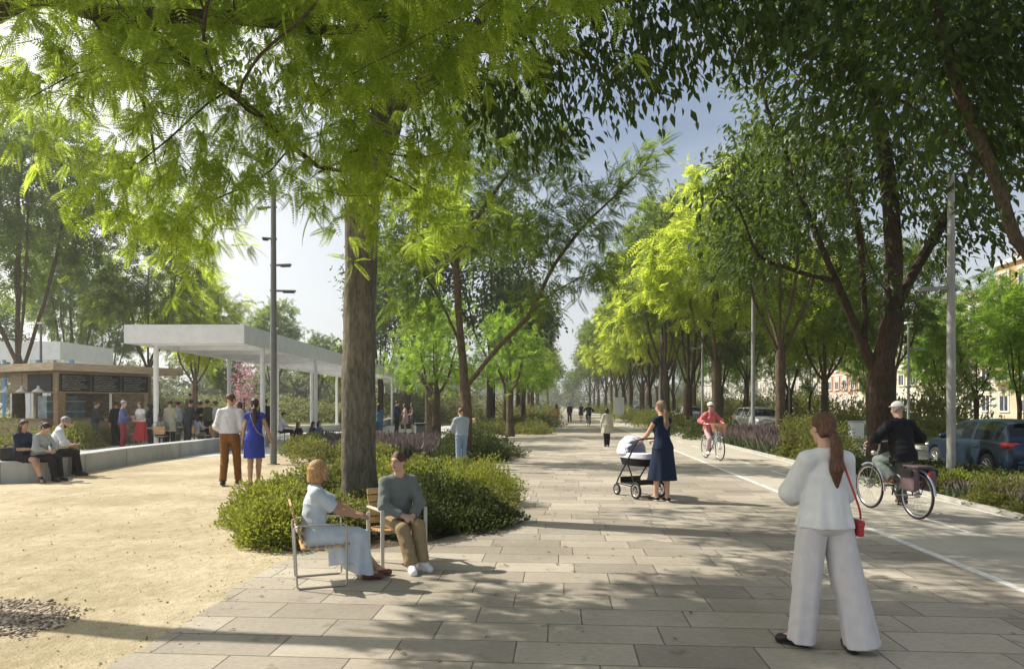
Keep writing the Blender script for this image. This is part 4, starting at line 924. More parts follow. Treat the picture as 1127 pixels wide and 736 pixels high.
lamp_post(Vector((7.4, 36.3, 0)), 6.6, [(4.6, .66, camdeg(178))], .06, 'thin grey lamp post beside the cyclist in pink', 'lamp posts along the cycle lane')
lamp_post(Vector((7.2, 50, 0)), 6.6, [(4.6, .66, camdeg(178))], .06, 'thin grey lamp post left of the pram woman\'s head', 'lamp posts along the cycle lane')
lamp_post(Vector((14, 28.6, 0)), 4.9, [(3.9, .6, camdeg(-2))], .055, 'slim grey lamp post across the road behind the white cap', 'lamp posts across the road')
lamp_post(Vector((14, 43, 0)), 4.9, [(3.9, .6, camdeg(-2))], .055, 'slim grey lamp post across the road right of the silver car', 'lamp posts across the road')
q = P(45, 470, 31); lamp_post(q, 5.3, [], .06, 'thin dark pole rising behind the kiosk roof', m=M_steelg)
# --- litter bin, block, bench, recycling bins, sign
q = G(462.5, 491.5); r0 = empty('litter_bin', (q.x, q.y, 0), .3, 'dark grey litter bin with flat rim in front of the slanting trunk', 'litter bin')
MB().box((0, 0, .43), (.36, .36, .82), 0, .03).build('body', M_steelg, r0); MB().box((0, 0, .872), (.41, .41, .05), 0, .012).build('rim', M_dark, r0); MB().box((0, 0, .915), (.42, .42, .03), 0, .01).build('lid', M_steelg, r0)
q = G(476, 490.5); o = MB().box((0, 0, .17), (.4, .36, .34), 0, .025).build('concrete_block', M_conc); o.location = (q.x, q.y, 0); tag(o, 'low pale concrete block seat beside the litter bin', 'block seat')
q = P(523, 475, 39); r0 = empty('park_bench', (q.x, q.y, 0), camdeg(-60), 'pale wooden park bench at the bed behind the man in the pale jacket', 'bench')
for i in range(4): MB().box((0, -.18 + i * .12, .44), (1.5, .1, .04)).build('seat_slat', M_slat, r0)
for i in range(3): MB().box((0, -.3 - i * .03, .58 + i * .13), (1.5, .03, .1)).build('back_slat', M_slat, r0)
for x in (-.6, .6): MB().box((x, .0, .21), (.05, .42, .415)).box((x, -.34, .6), (.05, .05, .5)).build('leg', M_steelg, r0)
for i, px in enumerate((942, 958)):
    q = P(px, 480, 30.5); r0 = empty('recycling_bin', (q.x, q.y, 0), 0, f'pale grey recycling bin across the road, {["left", "right"][i]} one of the pair behind the trunk', 'recycling bin', 'pair of recycling bins')
    MB().box((0, 0, .5), (.52, .5, .72), 0, .03).build('body', M_steelw, r0); MB().box((0, 0, .89), (.56, .54, .05), 0, .015).build('lid', M_conc, r0)
    for s in (-1, 1): MB().box((s * .2, 0, .07), (.05, .4, .14)).build('foot', M_dark, r0)
q = P(681, 452, 66); r0 = empty('sign_panel', (q.x, q.y, 0), camdeg(0), 'white blank sign panel on posts between far trunks of the right row', 'sign')
MB().box((0, 0, 1.5), (1.05, .08, 1.7), 0, .02).build('panel', M_steelw, r0)
for s in (-1, 1): MB().box((s * .42, .06, 1.1), (.06, .06, 2.2)).build('post', M_steelg, r0)
# --- armchairs and cafe furniture (seat faces local +Y)
def armchair(loc, rz, flat, label):
    r0 = empty('armchair', (loc.x, loc.y, .014), rz, label, 'armchair', 'wooden slat armchairs')
    for s in (-1, 1):
        x = s * .275
        if flat:
            m = MB(); m.box((x, .235, .33), (.045, .02, .66), 0, .004).box((x, .0, .672), (.045, .49, .024), 0, .006).box((x, -.235, .3), (.045, .02, .6), 0, .004)
        else:
            pts = [(x, -.02, .66)] + [(x, .2, .66)] + arc_pts((x, .2, .63), .03, R(90), R(0), 4, (0, 1, 0), (0, 0, 1))[1:] + [(x, .235, .04)] + arc_pts((x, .205, .04), .03, R(0), R(-90), 4, (0, 1, 0), (0, 0, 1))[1:] + arc_pts((x, -.24, .04), .03, R(-90), R(-180), 4, (0, 1, 0), (0, 0, 1)) + [(x, -.3, .64), (x, -.26, .66), (x, -.02, .66)]
            m = MB().tube(pts, .011, 7)
        m.build('side_frame', M_flat if flat else M_tube, r0)
    MB().tube([(-.275, .2, .405), (.275, .2, .405)], .012, 6).tube([(-.275, -.2, .385), (.275, -.2, .385)], .012, 6).tube([(-.275, -.27, .6), (.275, -.27, .6)], .012, 6).build('cross_bar', M_tube, r0)
    for i in range(6):
        t = i / 5; y = .235 - t * .43; z = .438 - .03 * math.sin(t * 2.2)
        MB().box((0, y, z), (.52, .07, .022), 0, .005, Matrix.Rotation(R(-5 + 8 * t), 3, 'X')).build('seat_slat', M_slat, r0)
    for i in range(5):
        t = i / 4; y = -.225 - .10 * t; z = .475 + .085 * i + .03
        MB().box((0, y, z), (.52, .022, .072), 0, .005, Matrix.Rotation(R(12), 3, 'X')).build('back_slat', M_slat, r0)
    r0.scale = (.85,) * 3
    return r0
AW = W(-1.76, 6.32); AM = W(-1.2, 7.1)
AWz = camdeg(20 - 90); AMz = camdeg(-58 - 90)
armchair(AW, AWz, False, 'wooden slat armchair with thin steel tube legs under the woman in pale blue')
armchair(AM, AMz, True, 'wooden slat armchair with pale flat bar legs under the man in the grey sweater')
def cafe_chair(loc, rz, label):
    r0 = empty('cafe_chair', (loc.x, loc.y, .01), rz, label, 'chair', 'wooden cafe chairs on the terrace')
    MB().box((0, .02, .45), (.42, .42, .03), 0, .01).build('seat', M_slat, r0); MB().box((0, -.2, .68), (.42, .03, .3), 0, .01).build('backrest', M_slat, r0)
    for x, y, h in ((-.18, .18, .435), (.18, .18, .435), (-.19, -.21, .72), (.19, -.21, .72)): MB().tube([(x, y, 0), (x, y * .97, h)], .013, 6).build('leg', M_dark, r0)
    return r0
def cafe_table(loc, label):
    r0 = empty('cafe_table', (loc.x, loc.y, .01), 0, label, 'table', 'round cafe tables on the terrace')
    MB().lathe([(0, .70), (.34, .70), (.36, .715), (.36, .73), (.34, .74), (0, .74)], n=20).build('table_top', M_oak, r0)
    MB().tube([(0, 0, .01), (0, 0, .7)], .028, 8).build('pedestal', M_dark, r0); MB().lathe([(0, .025), (.2, .02), (.22, 0)], n=16).build('base', M_dark, r0)
for i, (px, d, rz, lb) in enumerate(((177, 25.6, 10, 'cafe chair of the woman in the grey green top nearest the man in blue'), (214, 26.4, -20, 'cafe chair under the seated person in pale grey beside the dark suit'), (196, 27.6, 160, 'empty looking cafe chair behind the tall beige coat'), (232, 26.4, 60, 'cafe chair left of the man in the white shirt'), (226, 28.5, 200, 'cafe chair behind the seated pale figure'), (244, 28, -60, 'cafe chair partly hidden by the man in the white shirt'), (150, 27.4, 80, 'cafe chair behind the woman in the red skirt'), (306, 30.6, 140, 'orange wooden chair under the canopy right of the lamp post'))):
    cafe_chair(P(px, 480, d), camdeg(rz), lb)
for i, (px, d, lb) in enumerate(((168, 26.6, 'round cafe table in front of the seated grey green woman'), (205, 27.6, 'round cafe table between the beige coat and the dark suit'), (224, 27.4, 'round cafe table beside the seated pale grey figure'), (240, 27.2, 'round cafe table just left of the man in the white shirt'))):
    cafe_table(P(px, 480, d), lb)
# ------------------------------------------------------------------ figures: signed-distance bodies turned into one continuous surface
def surf_nets(f, org, vox):
    nx, ny, nz = f.shape; ins = f < 0
    c = np.zeros((nx - 1, ny - 1, nz - 1), np.int8)
    offs = [(i, j, k) for i in (0, 1) for j in (0, 1) for k in (0, 1)]
    for i, j, k in offs: c += ins[i:nx - 1 + i, j:ny - 1 + j, k:nz - 1 + k]
    cells = np.argwhere((c > 0) & (c < 8))
    if not len(cells): return None
    idx = -np.ones(c.shape, np.int64); idx[tuple(cells.T)] = np.arange(len(cells))
    acc = np.zeros((len(cells), 3)); cnt = np.zeros(len(cells))
    val = {o: f[cells[:, 0] + o[0], cells[:, 1] + o[1], cells[:, 2] + o[2]] for o in offs}
    for a in offs:
        for ax in range(3):
            if a[ax]: continue
            b = list(a); b[ax] = 1; b = tuple(b)
            va, vb = val[a], val[b]; m = (va < 0) != (vb < 0)
            t = np.where(m, va / np.where(va - vb == 0, 1, va - vb), 0)
            p = np.array(a, float)[None] + np.eye(3)[ax][None] * t[:, None]
            acc[m] += p[m]; cnt[m] += 1
    V = (cells + acc / cnt[:, None]) * vox + org
    Q = []
    for ax in range(3):
        o1, o2 = [(1, 2), (2, 0), (0, 1)][ax]
        sl0 = [slice(None)] * 3; sl1 = [slice(None)] * 3; sl0[ax] = slice(0, -1); sl1[ax] = slice(1, None)
        e = ins[tuple(sl0)] != ins[tuple(sl1)]
        E = np.argwhere(e)
        if not len(E): continue
        E = E[(E[:, o1] > 0) & (E[:, o2] > 0) & (E[:, o1] < f.shape[o1] - 1) & (E[:, o2] < f.shape[o2] - 1)]
        fl = ins[tuple(E.T)]
        d1 = np.eye(3, dtype=int)[o1]; d2 = np.eye(3, dtype=int)[o2]
        q = np.stack([idx[tuple((E - d1 - d2).T)], idx[tuple((E - d2).T)], idx[tuple(E.T)], idx[tuple((E - d1).T)]], 1)
        q = q[(q >= 0).all(1)] if False else q
        fl = fl[(q >= 0).all(1)]; q = q[(q >= 0).all(1)]
        Q.append(np.where(fl[:, None], q, q[:, ::-1]))
    return V, np.concatenate(Q)
def vec(p): return np.array(p, float)
def unit(v): v = vec(v); return v / (np.linalg.norm(v) + 1e-9)
def rx(a): c, s = math.cos(a), math.sin(a); return np.array([[1, 0, 0], [0, c, -s], [0, s, c]])
def ry(a): c, s = math.cos(a), math.sin(a); return np.array([[c, 0, s], [0, 1, 0], [-s, 0, c]])
def rz_(a): c, s = math.cos(a), math.sin(a); return np.array([[c, -s, 0], [s, c, 0], [0, 0, 1]])
class Cap:
    def __init__(s, a, b, r1, r2, flat=(0, 0), k=None): s.a, s.b, s.r1, s.r2, s.flat, s.k = vec(a), vec(b), r1, r2, flat, k
    def box(s, g):
        m = max(s.r1, s.r2) + g; return np.minimum(s.a, s.b) - m, np.maximum(s.a, s.b) + m
    def d(s, p, g):
        ab = s.b - s.a; L2 = ab @ ab + 1e-12; t = np.clip((p - s.a) @ ab / L2, 0, 1)
        d = np.linalg.norm(p - s.a - t[..., None] * ab, axis=-1) - (s.r1 + (s.r2 - s.r1) * t) - g
        u = ab / math.sqrt(L2)
        if s.flat[0]: d = np.maximum(d, (s.a - p) @ u)
        if s.flat[1]: d = np.maximum(d, (p - s.b) @ u)
        return d
class Ell:
    def __init__(s, c, r, M=None, k=None): s.c, s.r, s.M, s.k = vec(c), vec(r), np.eye(3) if M is None else M, k
    def box(s, g): m = s.r.max() + g; return s.c - m, s.c + m
    def d(s, p, g):
        q = (p - s.c) @ s.M; r = s.r + g
        k0 = np.linalg.norm(q / r, axis=-1); k1 = np.linalg.norm(q / (r * r), axis=-1)
        return k0 * (k0 - 1) / np.maximum(k1, 1e-6)
class Cone:
    "elliptic cone from a to b, with fold ripples growing towards b"
    def __init__(s, a, b, ra, rb, xd=(1, 0, 0), n=0, amp=0., ph=0., k=None, pw=1.):
        s.a, s.b, s.ra, s.rb, s.n, s.amp, s.ph, s.k, s.pw = vec(a), vec(b), vec(ra), vec(rb), n, amp, ph, k, pw
        s.u = unit(s.b - s.a); x = vec(xd); x = unit(x - s.u * (x @ s.u)); s.x = x; s.y = np.cross(s.u, x); s.L = np.linalg.norm(s.b - s.a)
    def box(s, g):
        m = max(s.ra.max(), s.rb.max()) * (1 + s.amp) + g + .02; return np.minimum(s.a, s.b) - m, np.maximum(s.a, s.b) + m
    def d(s, p, g):
        q = p - s.a; h = q @ s.u; t = np.clip(h / s.L, 0, 1) ** s.pw; x = q @ s.x; y = q @ s.y
        rx_ = s.ra[0] + (s.rb[0] - s.ra[0]) * t + g; ry__ = s.ra[1] + (s.rb[1] - s.ra[1]) * t + g
        k = np.sqrt((x / rx_) ** 2 + (y / ry__) ** 2)
        if s.n:
            th = np.arctan2(y / ry__, x / rx_)
            k = k / (1 + s.amp * t * (np.sin(s.n * th + s.ph) + .5 * np.sin((s.n * 2 - 3) * th + 1.7 * s.ph)))
        d = (k - 1) * np.minimum(rx_, ry__)
        return np.maximum(d, np.maximum(-h, h - s.L))
def field(prims, vox, k=.02, g=0., cuts=(), clips=(), wr=0.):
    "cuts: prims subtracted; clips: (point, normal) keeps the side opposite the normal"
    lo = np.min([p.box(g)[0] for p in prims], 0) - vox * 2; hi = np.max([p.box(g)[1] for p in prims], 0) + vox * 2
    n = np.ceil((hi - lo) / vox).astype(int) + 1
    ax = [lo[i] + np.arange(n[i]) * vox for i in range(3)]
    f = np.full(tuple(n), .2)
    def sub(p, g_, pad):
        a, b = p.box(g_); i0 = np.maximum(0, np.floor((a - pad - lo) / vox).astype(int)); i1 = np.minimum(n, np.ceil((b + pad - lo) / vox).astype(int) + 1)
        if (i1 <= i0).any(): return None, None
        s = tuple(slice(i0[i], i1[i]) for i in range(3))
        P_ = np.stack(np.meshgrid(ax[0][s[0]], ax[1][s[1]], ax[2][s[2]], indexing='ij'), -1)
        return s, p.d(P_, g_)
    for p in prims:
        kk = k if p.k is None else p.k
        s, d = sub(p, g, kk + vox * 2)
        if s is None: continue
        o = f[s]; h = np.maximum(kk - np.abs(o - d), 0) / max(kk, 1e-6)
        f[s] = np.minimum(o, d) - h * h * kk * .25
    for p in cuts:
        s, d = sub(p, 0, vox * 2)
        if s is not None: f[s] = np.maximum(f[s], -d)
    if clips or wr:
        P_ = np.stack(np.meshgrid(*ax, indexing='ij'), -1)
        if wr: f += wr * (np.sin(P_[..., 2] * 47 + P_[..., 0] * 31 + 3 * np.sin(P_[..., 1] * 17)) * np.sin(P_[..., 0] * 23 - P_[..., 2] * 19 + 1))
        for c, nn in clips: f = np.maximum(f, (P_ - vec(c)) @ unit(nn))
    return f, lo
def sdf_obj(name, prims, vox, m, parent, **kw):
    f, lo = field(prims, vox, **kw)
    r = surf_nets(f, lo, vox)
    if r is None: return None
    return npmesh(name, r[0], r[1], m, parent, smooth=True)
def ik(a, t, l1, l2, hint):
    a, t = vec(a), vec(t); v = t - a; d = np.linalg.norm(v); dm = (l1 + l2) * .998
    if d > dm: t = a + v / d * dm; d = dm
    u = unit(t - a); x = (l1 * l1 - l2 * l2 + d * d) / (2 * d); h = math.sqrt(max(0, l1 * l1 - x * x))
    hint = vec(hint); p = unit(hint - u * (hint @ u))
    return a + u * x + p * h, t
SKIN = {'light': mat('light skin', (.58, .36, .26), .55, .06, 6, spec=.35), 'tan': mat('tan skin', (.46, .27, .18), .55, .06, 6, spec=.35), 'brown': mat('brown skin', (.28, .15, .10), .55, .06, 6, spec=.35)}
def hairm(name, c): return mat(name, c, .48, .5, 26, (5, 5, .5), bmp=.007, bscale=40, spec=.45)
HAIR = {'dark': hairm('dark brown hair', (.035, .02, .013)), 'brown': hairm('chestnut hair', (.10, .045, .022)), 'blond': hairm('honey blond hair', (.42, .24, .09)), 'grey': hairm('grey hair', (.28, .26, .24)), 'black': hairm('black hair', (.014, .011, .010)), 'ash': hairm('ash blond hair', (.24, .17, .11))}
M_eye = mat('eye white', (.7, .68, .65), .3, .02); M_iris = mat('dark iris', (.03, .02, .015), .25, .1); M_lip = mat('lips', (.42, .17, .14), .45, .06); M_brow = mat('brow', (.05, .03, .02), .8)
class Fig:
    def __init__(s, label, loc, rz=0., H=1.72, fem=False, vox=.012, skin='light', z=.014, cat='person', group=None, bulk=1., **o):
        s.s = k = H / 1.72; s.fem, s.vox, s.bulk, s.o = fem, vox, bulk, o; s.skin = SKIN[skin]
        s.root = empty('person', (loc[0], loc[1], loc[2] + z if len(loc) > 2 else z), rz, label, cat, group)
        S_ = lambda p: vec(p) * k
        pel = S_(o.get('pelvis', (0, 0, .95)))
        s.Rp = rz_(R(o.get('pelyaw', 0))) @ rx(R(-o.get('pelpitch', 0)))
        lean, roll, tw = o.get('lean', 2), o.get('roll', 0), o.get('twist', 0)
        s.Rc = rz_(R(o.get('pelyaw', 0) + tw)) @ rx(R(-lean)) @ ry(R(roll))
        s.Rh = s.Rc @ rx(R(lean)) @ rz_(R(o.get('hyaw', 0))) @ rx(R(-o.get('hpitch', 0))) @ ry(R(o.get('hroll', 0)))
        s.pel = pel; Rm = s.Rp * .5 + s.Rc * .5
        s.waist = pel + Rm @ S_((0, 0, .13)); s.chest = s.waist + s.Rc @ S_((0, .005, .19)); s.nb = s.waist + s.Rc @ S_((0, -.012, .385))
        s.head = s.nb + (s.Rc * .4 + s.Rh * .6) @ S_((0, .02, .075)) + s.Rh @ S_((0, .012, .09))
        sw = .145 if fem else .172; hw = .088
        s.arm = {}; s.leg = {}
        for n, sg in (('R', 1), ('L', -1)):
            sh = s.waist + s.Rc @ S_((sg * sw, -.005, .312)); wr = S_(o.get('wr' + n, (sg * .25, .05, .80)))
            if o.get('wrel'): pass
            el, wr = ik(sh, wr, .285 * k, .25 * k, o.get('elh' + n, (sg * .5, -1, -.2)))
            s.arm[n] = (sh, el, wr)
            hip = pel + s.Rp @ S_((sg * hw, 0, -.03)); an = S_(o.get('an' + n, (sg * .095, -.02, .085)))
            kn, an = ik(hip, an, .425 * k, .415 * k, o.get('knh' + n, (sg * .06, 1, 0)))
            s.leg[n] = (hip, kn, an)
        s.build_body()
    def L(s, base, M, p): return base + M @ (vec(p) * s.s)
    def foot_dir(s, n):
        a = R(s.o.get('ft' + n, 8 if n == 'L' else -8)) ; pt = R(s.o.get('fp' + n, 0))
        return vec((-math.sin(a) * math.cos(pt), math.cos(a) * math.cos(pt), math.sin(pt)))
    def hand(s, n):
        sg = 1 if n == 'R' else -1; sh, el, wr = s.arm[n]; k = s.s; o = s.o
        d = unit(o['hd' + n]) if 'hd' + n in o else unit(unit(wr - el) + vec((0, .15, -.1)))
        pn = vec(o['pn' + n]) if 'pn' + n in o else vec((-sg, 0, 0))      # palm faces this way
        pn = unit(pn - d * (pn @ d)); sd = unit(np.cross(d, pn)) * 1.0
        th = sd if o.get('th' + n, 0) == 0 else -sd
        if 'th' + n not in o:                                             # thumb points forward / up
            th = sd if (sd @ vec((0, 1, .6))) > 0 else -sd
        curl = o.get('curl' + n, .45); mr = max(.0, s.vox * .62)
        q = 1. if not s.fem else .92
        pc = wr + d * .048 * k * q
        M = np.stack([th, d, pn], 1)
        out = [Cap(wr, wr + d * .02 * k, .026 * k * q, .026 * k * q), Ell(pc, (.040 * k * q, .050 * k * q, max(.017 * k, mr)), M)]
        for i, (off, ln) in enumerate(((.029, .070), (.010, .079), (-.010, .073), (-.028, .057))):
            r = max(.0083 * k * q - .0004 * i, mr); b = wr + d * (.088 - .004 * abs(i - 1)) * k * q + th * off * k * q
            a1 = curl * .8; a2 = curl * 2.0
            d1 = d * math.cos(a1) + pn * math.sin(a1) + th * (off * 1.2); d2 = d * math.cos(a2) + pn * math.sin(a2)
            m_ = b + unit(d1) * ln * .5 * k * q; out += [Cap(b - d * .012, m_, r * 1.05, r, k=.005), Cap(m_, m_ + unit(d2) * ln * .52 * k * q, r, r * .85, k=.005)]
        r = max(.0102 * k * q, mr); b = wr + d * .03 * k * q + th * .026 * k * q
        m_ = b + unit(d * .75 + th * .7 + pn * .35) * .042 * k * q
        out += [Cap(b, m_, r * 1.25, r, k=.008), Cap(m_, m_ + unit(d * .9 + th * .25 + pn * .5) * .034 * k * q, r, r * .85, k=.005)]
        return out
    def build_body(s):
        k, b, f = s.s, s.bulk, s.fem; T = []
        T.append(Ell(s.L(s.pel, s.Rp, (0, -.01, 0)), vec((.165 if f else .158, .112, .125)) * k * b, s.Rp))
        T.append(Ell(s.waist, vec((.118 if f else .138, .092, .15)) * k * b, s.Rc))
        T.append(Ell(s.chest, vec((.138 if f else .163, .105, .18)) * k * b, s.Rc))
        if f: T += [Ell(s.L(s.chest, s.Rc, (x, .085, .0)), vec((.055, .05, .055)) * k, s.Rc) for x in (-.062, .062)]
        for n in 'RL':
            sh = s.arm[n][0]; T.append(Cap(s.L(s.nb, s.Rc, (0, 0, -.02)), sh, .052 * k, .048 * k * b))
        s.torso = T
        s.pelv = [Ell(s.L(s.pel, s.Rp, (sg * .07, -.06, -.02)), vec((.085, .075, .095)) * k * b, s.Rp) for sg in (-1, 1)]
        s.neck = [Cap(s.L(s.nb, s.Rc, (0, 0, -.02)), s.L(s.head, s.Rh, (0, -.012, -.06)), .058 * k, (.047 if f else .054) * k)]
        s.limb = {}
        for n, sg in (('R', 1), ('L', -1)):
            sh, el, wr = s.arm[n]; w = .88 if f else 1.
            s.limb['ua' + n] = [Cap(sh, el, .049 * k * w * b, .039 * k * w)]
            s.limb['fa' + n] = [Cap(el, el + (wr - el) * .35, .039 * k * w, .039 * k * w), Cap(el + (wr - el) * .35, wr, .039 * k * w, .026 * k * w)]
            hip, kn, an = s.leg[n]
            s.limb['th' + n] = [Cap(hip, kn, .084 * k * b, .056 * k)]
            cv = kn + (an - kn) * .32; bk = unit(np.cross(unit(an - kn), np.cross(s.foot_dir(n), unit(an - kn)))); bk = -unit(s.foot_dir(n) - unit(an - kn) * (s.foot_dir(n) @ unit(an - kn)))
            s.limb['sh' + n] = [Cap(kn, cv + bk * .012 * k, .054 * k, .053 * k), Cap(cv + bk * .012 * k, an, .053 * k, .036 * k)]
            fd = s.foot_dir(n); hl = an - fd * .035 * k + vec((0, 0, -.045)) * k; toe = an + fd * .135 * k + vec((0, 0, -.058)) * k
            s.limb['ft' + n] = [Cap(an, hl, .036 * k, .033 * k), Cap(an, toe, .036 * k, .026 * k), Cap(hl, toe, .032 * k, .027 * k)]
        h, M = s.head, s.Rh; hk = k * (.97 if f else 1.)
        hd = [Ell(s.L(h, M, (0, -.012, .028)), vec((.074, .094, .088)) * hk, M), Ell(s.L(h, M, (0, .022, -.035)), vec((.056, .068, .074)) * hk, M)]
        if s.vox < .0125:
            hd += [Ell(s.L(h, M, (0, .072, -.093)), vec((.022, .018, .017)) * hk, M, k=.02), Cap(s.L(h, M, (0, .086, .012)), s.L(h, M, (0, .104, -.032)), .009 * hk, .0125 * hk, k=.012),
                   Ell(s.L(h, M, (-.014, .094, -.036)), vec((.009,) * 3) * hk, k=.008), Ell(s.L(h, M, (.014, .094, -.036)), vec((.009,) * 3) * hk, k=.008),
                   Cap(s.L(h, M, (-.034, .076, .026)), s.L(h, M, (.034, .076, .026)), .011 * hk, .011 * hk, k=.012),
                   Ell(s.L(h, M, (-.036, .064, -.025)), vec((.022, .018, .02)) * hk, k=.02), Ell(s.L(h, M, (.036, .064, -.025)), vec((.022, .018, .02)) * hk, k=.02)]
            hd += [Ell(s.L(h, M, (sg * .073, -.01, -.008)), vec((.011, .02, .031)) * hk, M, k=.008) for sg in (-1, 1)]
        s.headp = hd
        full = T + s.pelv + s.neck + hd + [p for l in s.limb.values() for p in l] + s.hand('R') + s.hand('L')
        cuts = [Ell(s.L(h, M, (sg * .031, .098, .006)), vec((.016, .018, .010)) * hk, M) for sg in (-1, 1)] if s.vox < .009 else []
        s.body = sdf_obj('body', full, s.vox, s.skin, s.root, k=.022 * k, cuts=cuts)
        if s.vox < .009:
            for sg in (-1, 1):
                c = s.L(h, M, (sg * .031, .072, .006)); fw = M @ vec((0, 1, 0))
                e = sdf_obj('eye', [Ell(c, vec((.0115,) * 3) * hk)], .0045, M_eye, s.root)
                sdf_obj('iris', [Ell(c + fw * .0068 * hk, vec((.0065, .0065, .0065)) * hk)], .003, M_iris, e)
                sdf_obj('eyebrow', [Cap(s.L(h, M, (sg * .014, .088, .030)), s.L(h, M, (sg * .046, .072, .030)), .0045 * hk, .0035 * hk)], .0035, M_brow, s.root)
            sdf_obj('lips', [Cap(s.L(h, M, (-.018, .083, -.064)), s.L(h, M, (0, .093, -.0625)), .005 * hk, .0065 * hk), Cap(s.L(h, M, (0, .093, -.0625)), s.L(h, M, (.018, .083, -.064)), .0065 * hk, .005 * hk)], .0035, M_lip, s.root)
    # ---- clothes
    def up(s): return s.Rc @ vec((0, 0, 1))
    def top(s, m, name='shirt', sleeve=1., hem=.12, g=.014, loose=0., neck=.0, open_=None, vneck=False, wr=.003, hemflare=0., coatlen=0., wid=1., folds=(5, .05)):
        k = s.s; pr = list(s.torso) + (s.pelv if hem > .03 else []); gg = g
        for n in 'RL':
            sh, el, wr_ = s.arm[n]
            if sleeve > .55:
                q = (sleeve - .5) / .5; e = el + (wr_ - el) * q * .97
                pr += [Cap(sh, el, .050 * k * (.9 if s.fem else 1) + loose * .25, .042 * k + loose * .8), Cap(el, e, .042 * k + loose * .8, .031 * k + loose * .5, flat=(0, 1))]
            elif sleeve > 0:
                e = sh + (el - sh) * sleeve * 2; pr += [Cap(sh, e, .050 * k * (.9 if s.fem else 1) + loose * .25, .048 * k + loose * .7, flat=(0, 1))]
        a = s.waist; low = s.pel + s.Rp @ vec((0, 0, .10 - hem)) * k; lr = (.165, .122) if hem > .03 else (.128, .104)
        pr.append(Cone(s.L(s.chest, s.Rc, (0, 0, .0)), low, vec((.134 if s.fem else .158, .102)) * k * s.bulk * wid, vec(lr) * k * s.bulk * wid + loose + hemflare, s.Rc[:, 0], folds[0], folds[1], 1.1))
        if coatlen:
            pr.append(Cone(low + s.up() * .04, low - vec((0, 0, coatlen)), vec((.17, .125)) * k + loose, vec((.2, .16)) * k + loose + hemflare, s.Rp[:, 0], 6, .06, .5))
        clips = []
        dn = -(s.waist - s.pel) if not coatlen else vec((0, 0, -1))
        lowp = low if not coatlen else low - vec((0, 0, coatlen))
        cuts = [Ell(s.L(s.nb, s.Rc, (0, .018, .03 + neck)), vec((.066, .075, .05 if not vneck else .085)) * k, s.Rc)]
        f = sdf_obj(name, pr, s.vox, m, s.root, k=.03 * k, g=gg, cuts=cuts, clips=[(lowp, dn)], wr=wr)
        return f
    def collar(s, m):
        k = s.s; c = s.L(s.nb, s.Rc, (0, .006, .012)); u = s.up()
        return sdf_obj('collar', [Cone(c - u * .015 * k, c + u * .035 * k, vec((.068, .07)) * k, vec((.06, .062)) * k, s.Rc[:, 0])], min(s.vox, .008), m, s.root, cuts=[Cone(c - u * .05 * k, c + u * .06 * k, vec((.052, .054)) * k, vec((.052, .054)) * k, s.Rc[:, 0])], clips=[])
    def trousers(s, m, ln=1., g=.013, flare=0., name='trousers', waist=.13, wr=.003, knee=0.):
        k = s.s; pr = [s.torso[0], s.torso[1]] + s.pelv
        for n in 'RL':
            hip, kn, an = s.leg[n]; e = kn + (an - kn) * min(1., (ln - .5) * 2) if ln > .5 else hip + (kn - hip) * ln * 2
            pr.append(Cap(hip, kn if ln > .5 else e, .088 * k * s.bulk + knee * .5, .06 * k + knee, flat=(0, ln <= .5)))
            if ln > .5: pr += s.limb['sh' + n][:1]; pr.append(Cap(kn, e + unit(an - kn) * .02 * k, .061 * k + knee, .042 * k + flare + (.012 if knee else .008) * k, flat=(0, 1)))
        u = unit(s.waist - s.pel)
        return sdf_obj(name, pr, s.vox, m, s.root, k=.02 * k, g=g, clips=[(s.pel + u * waist * k, u)], wr=wr)
    def skirt(s, m, z0, r1, z1=None, name='skirt', n=7, amp=.07, r0=None, shift=(0, 0), g=0.):
        "standing skirt or lower part of a dress, hem at height z0"
        k = s.s; a = s.pel + vec((0, 0, .16 * k)) if z1 is None else vec((s.pel[0], s.pel[1], z1))
        a2 = s.pel + vec((0, -.01, -.03)) * k; b = vec((s.pel[0] + shift[0], s.pel[1] + shift[1], z0))
        w = vec(r0) if r0 is not None else vec((.128, .105)) * k
        h = vec((.178, .15)) * k * s.bulk
        return sdf_obj(name, s.pelv + s.torso[:1] + [Cone(a, a2, w, h, s.Rp[:, 0]), Cone(a2, b, h, vec(r1), s.Rp[:, 0], n, amp, .8, pw=1.)], s.vox, m, s.root, k=.03, g=g + .010, clips=[(b, (0, 0, -1)), (a, (0, 0, 1))])
    def shoes(s, m, name='shoe', heel=0., g=.008, low=False, sole=None):
        k = s.s
        for n in 'RL':
            an = s.leg[n][2]; fd = s.foot_dir(n); pr = s.limb['ft' + n][1:] if low else s.limb['ft' + n]
            o = sdf_obj(name, pr, min(s.vox, .009), m, s.root, k=.012, g=g, clips=[(an + vec((0, 0, -.018 if low else .012)) * k, (0, 0, 1)), (an + vec((0, 0, -.083)) * k, (0, 0, -1))])
            if sole and o: sdf_obj('sole', [Cap(p.a + vec((0, 0, -.028)), p.b + vec((0, 0, -.026)), .036, .033) for p in s.limb['ft' + n][2:]], .008, sole, o, clips=[(an + vec((0, 0, -.068)) * k, (0, 0, 1)), (an + vec((0, 0, -.088)) * k, (0, 0, -1))])
    def belt(s, m, h=.12):
        k = s.s; u = unit(s.waist - s.pel); c = s.pel + u * h * k
        sdf_obj('belt', [Cone(c - u * .02 * k, c + u * .02 * k, vec((.158, .122)) * k * s.bulk, vec((.156, .12)) * k * s.bulk, s.Rp[:, 0])], min(s.vox, .01), m, s.root)
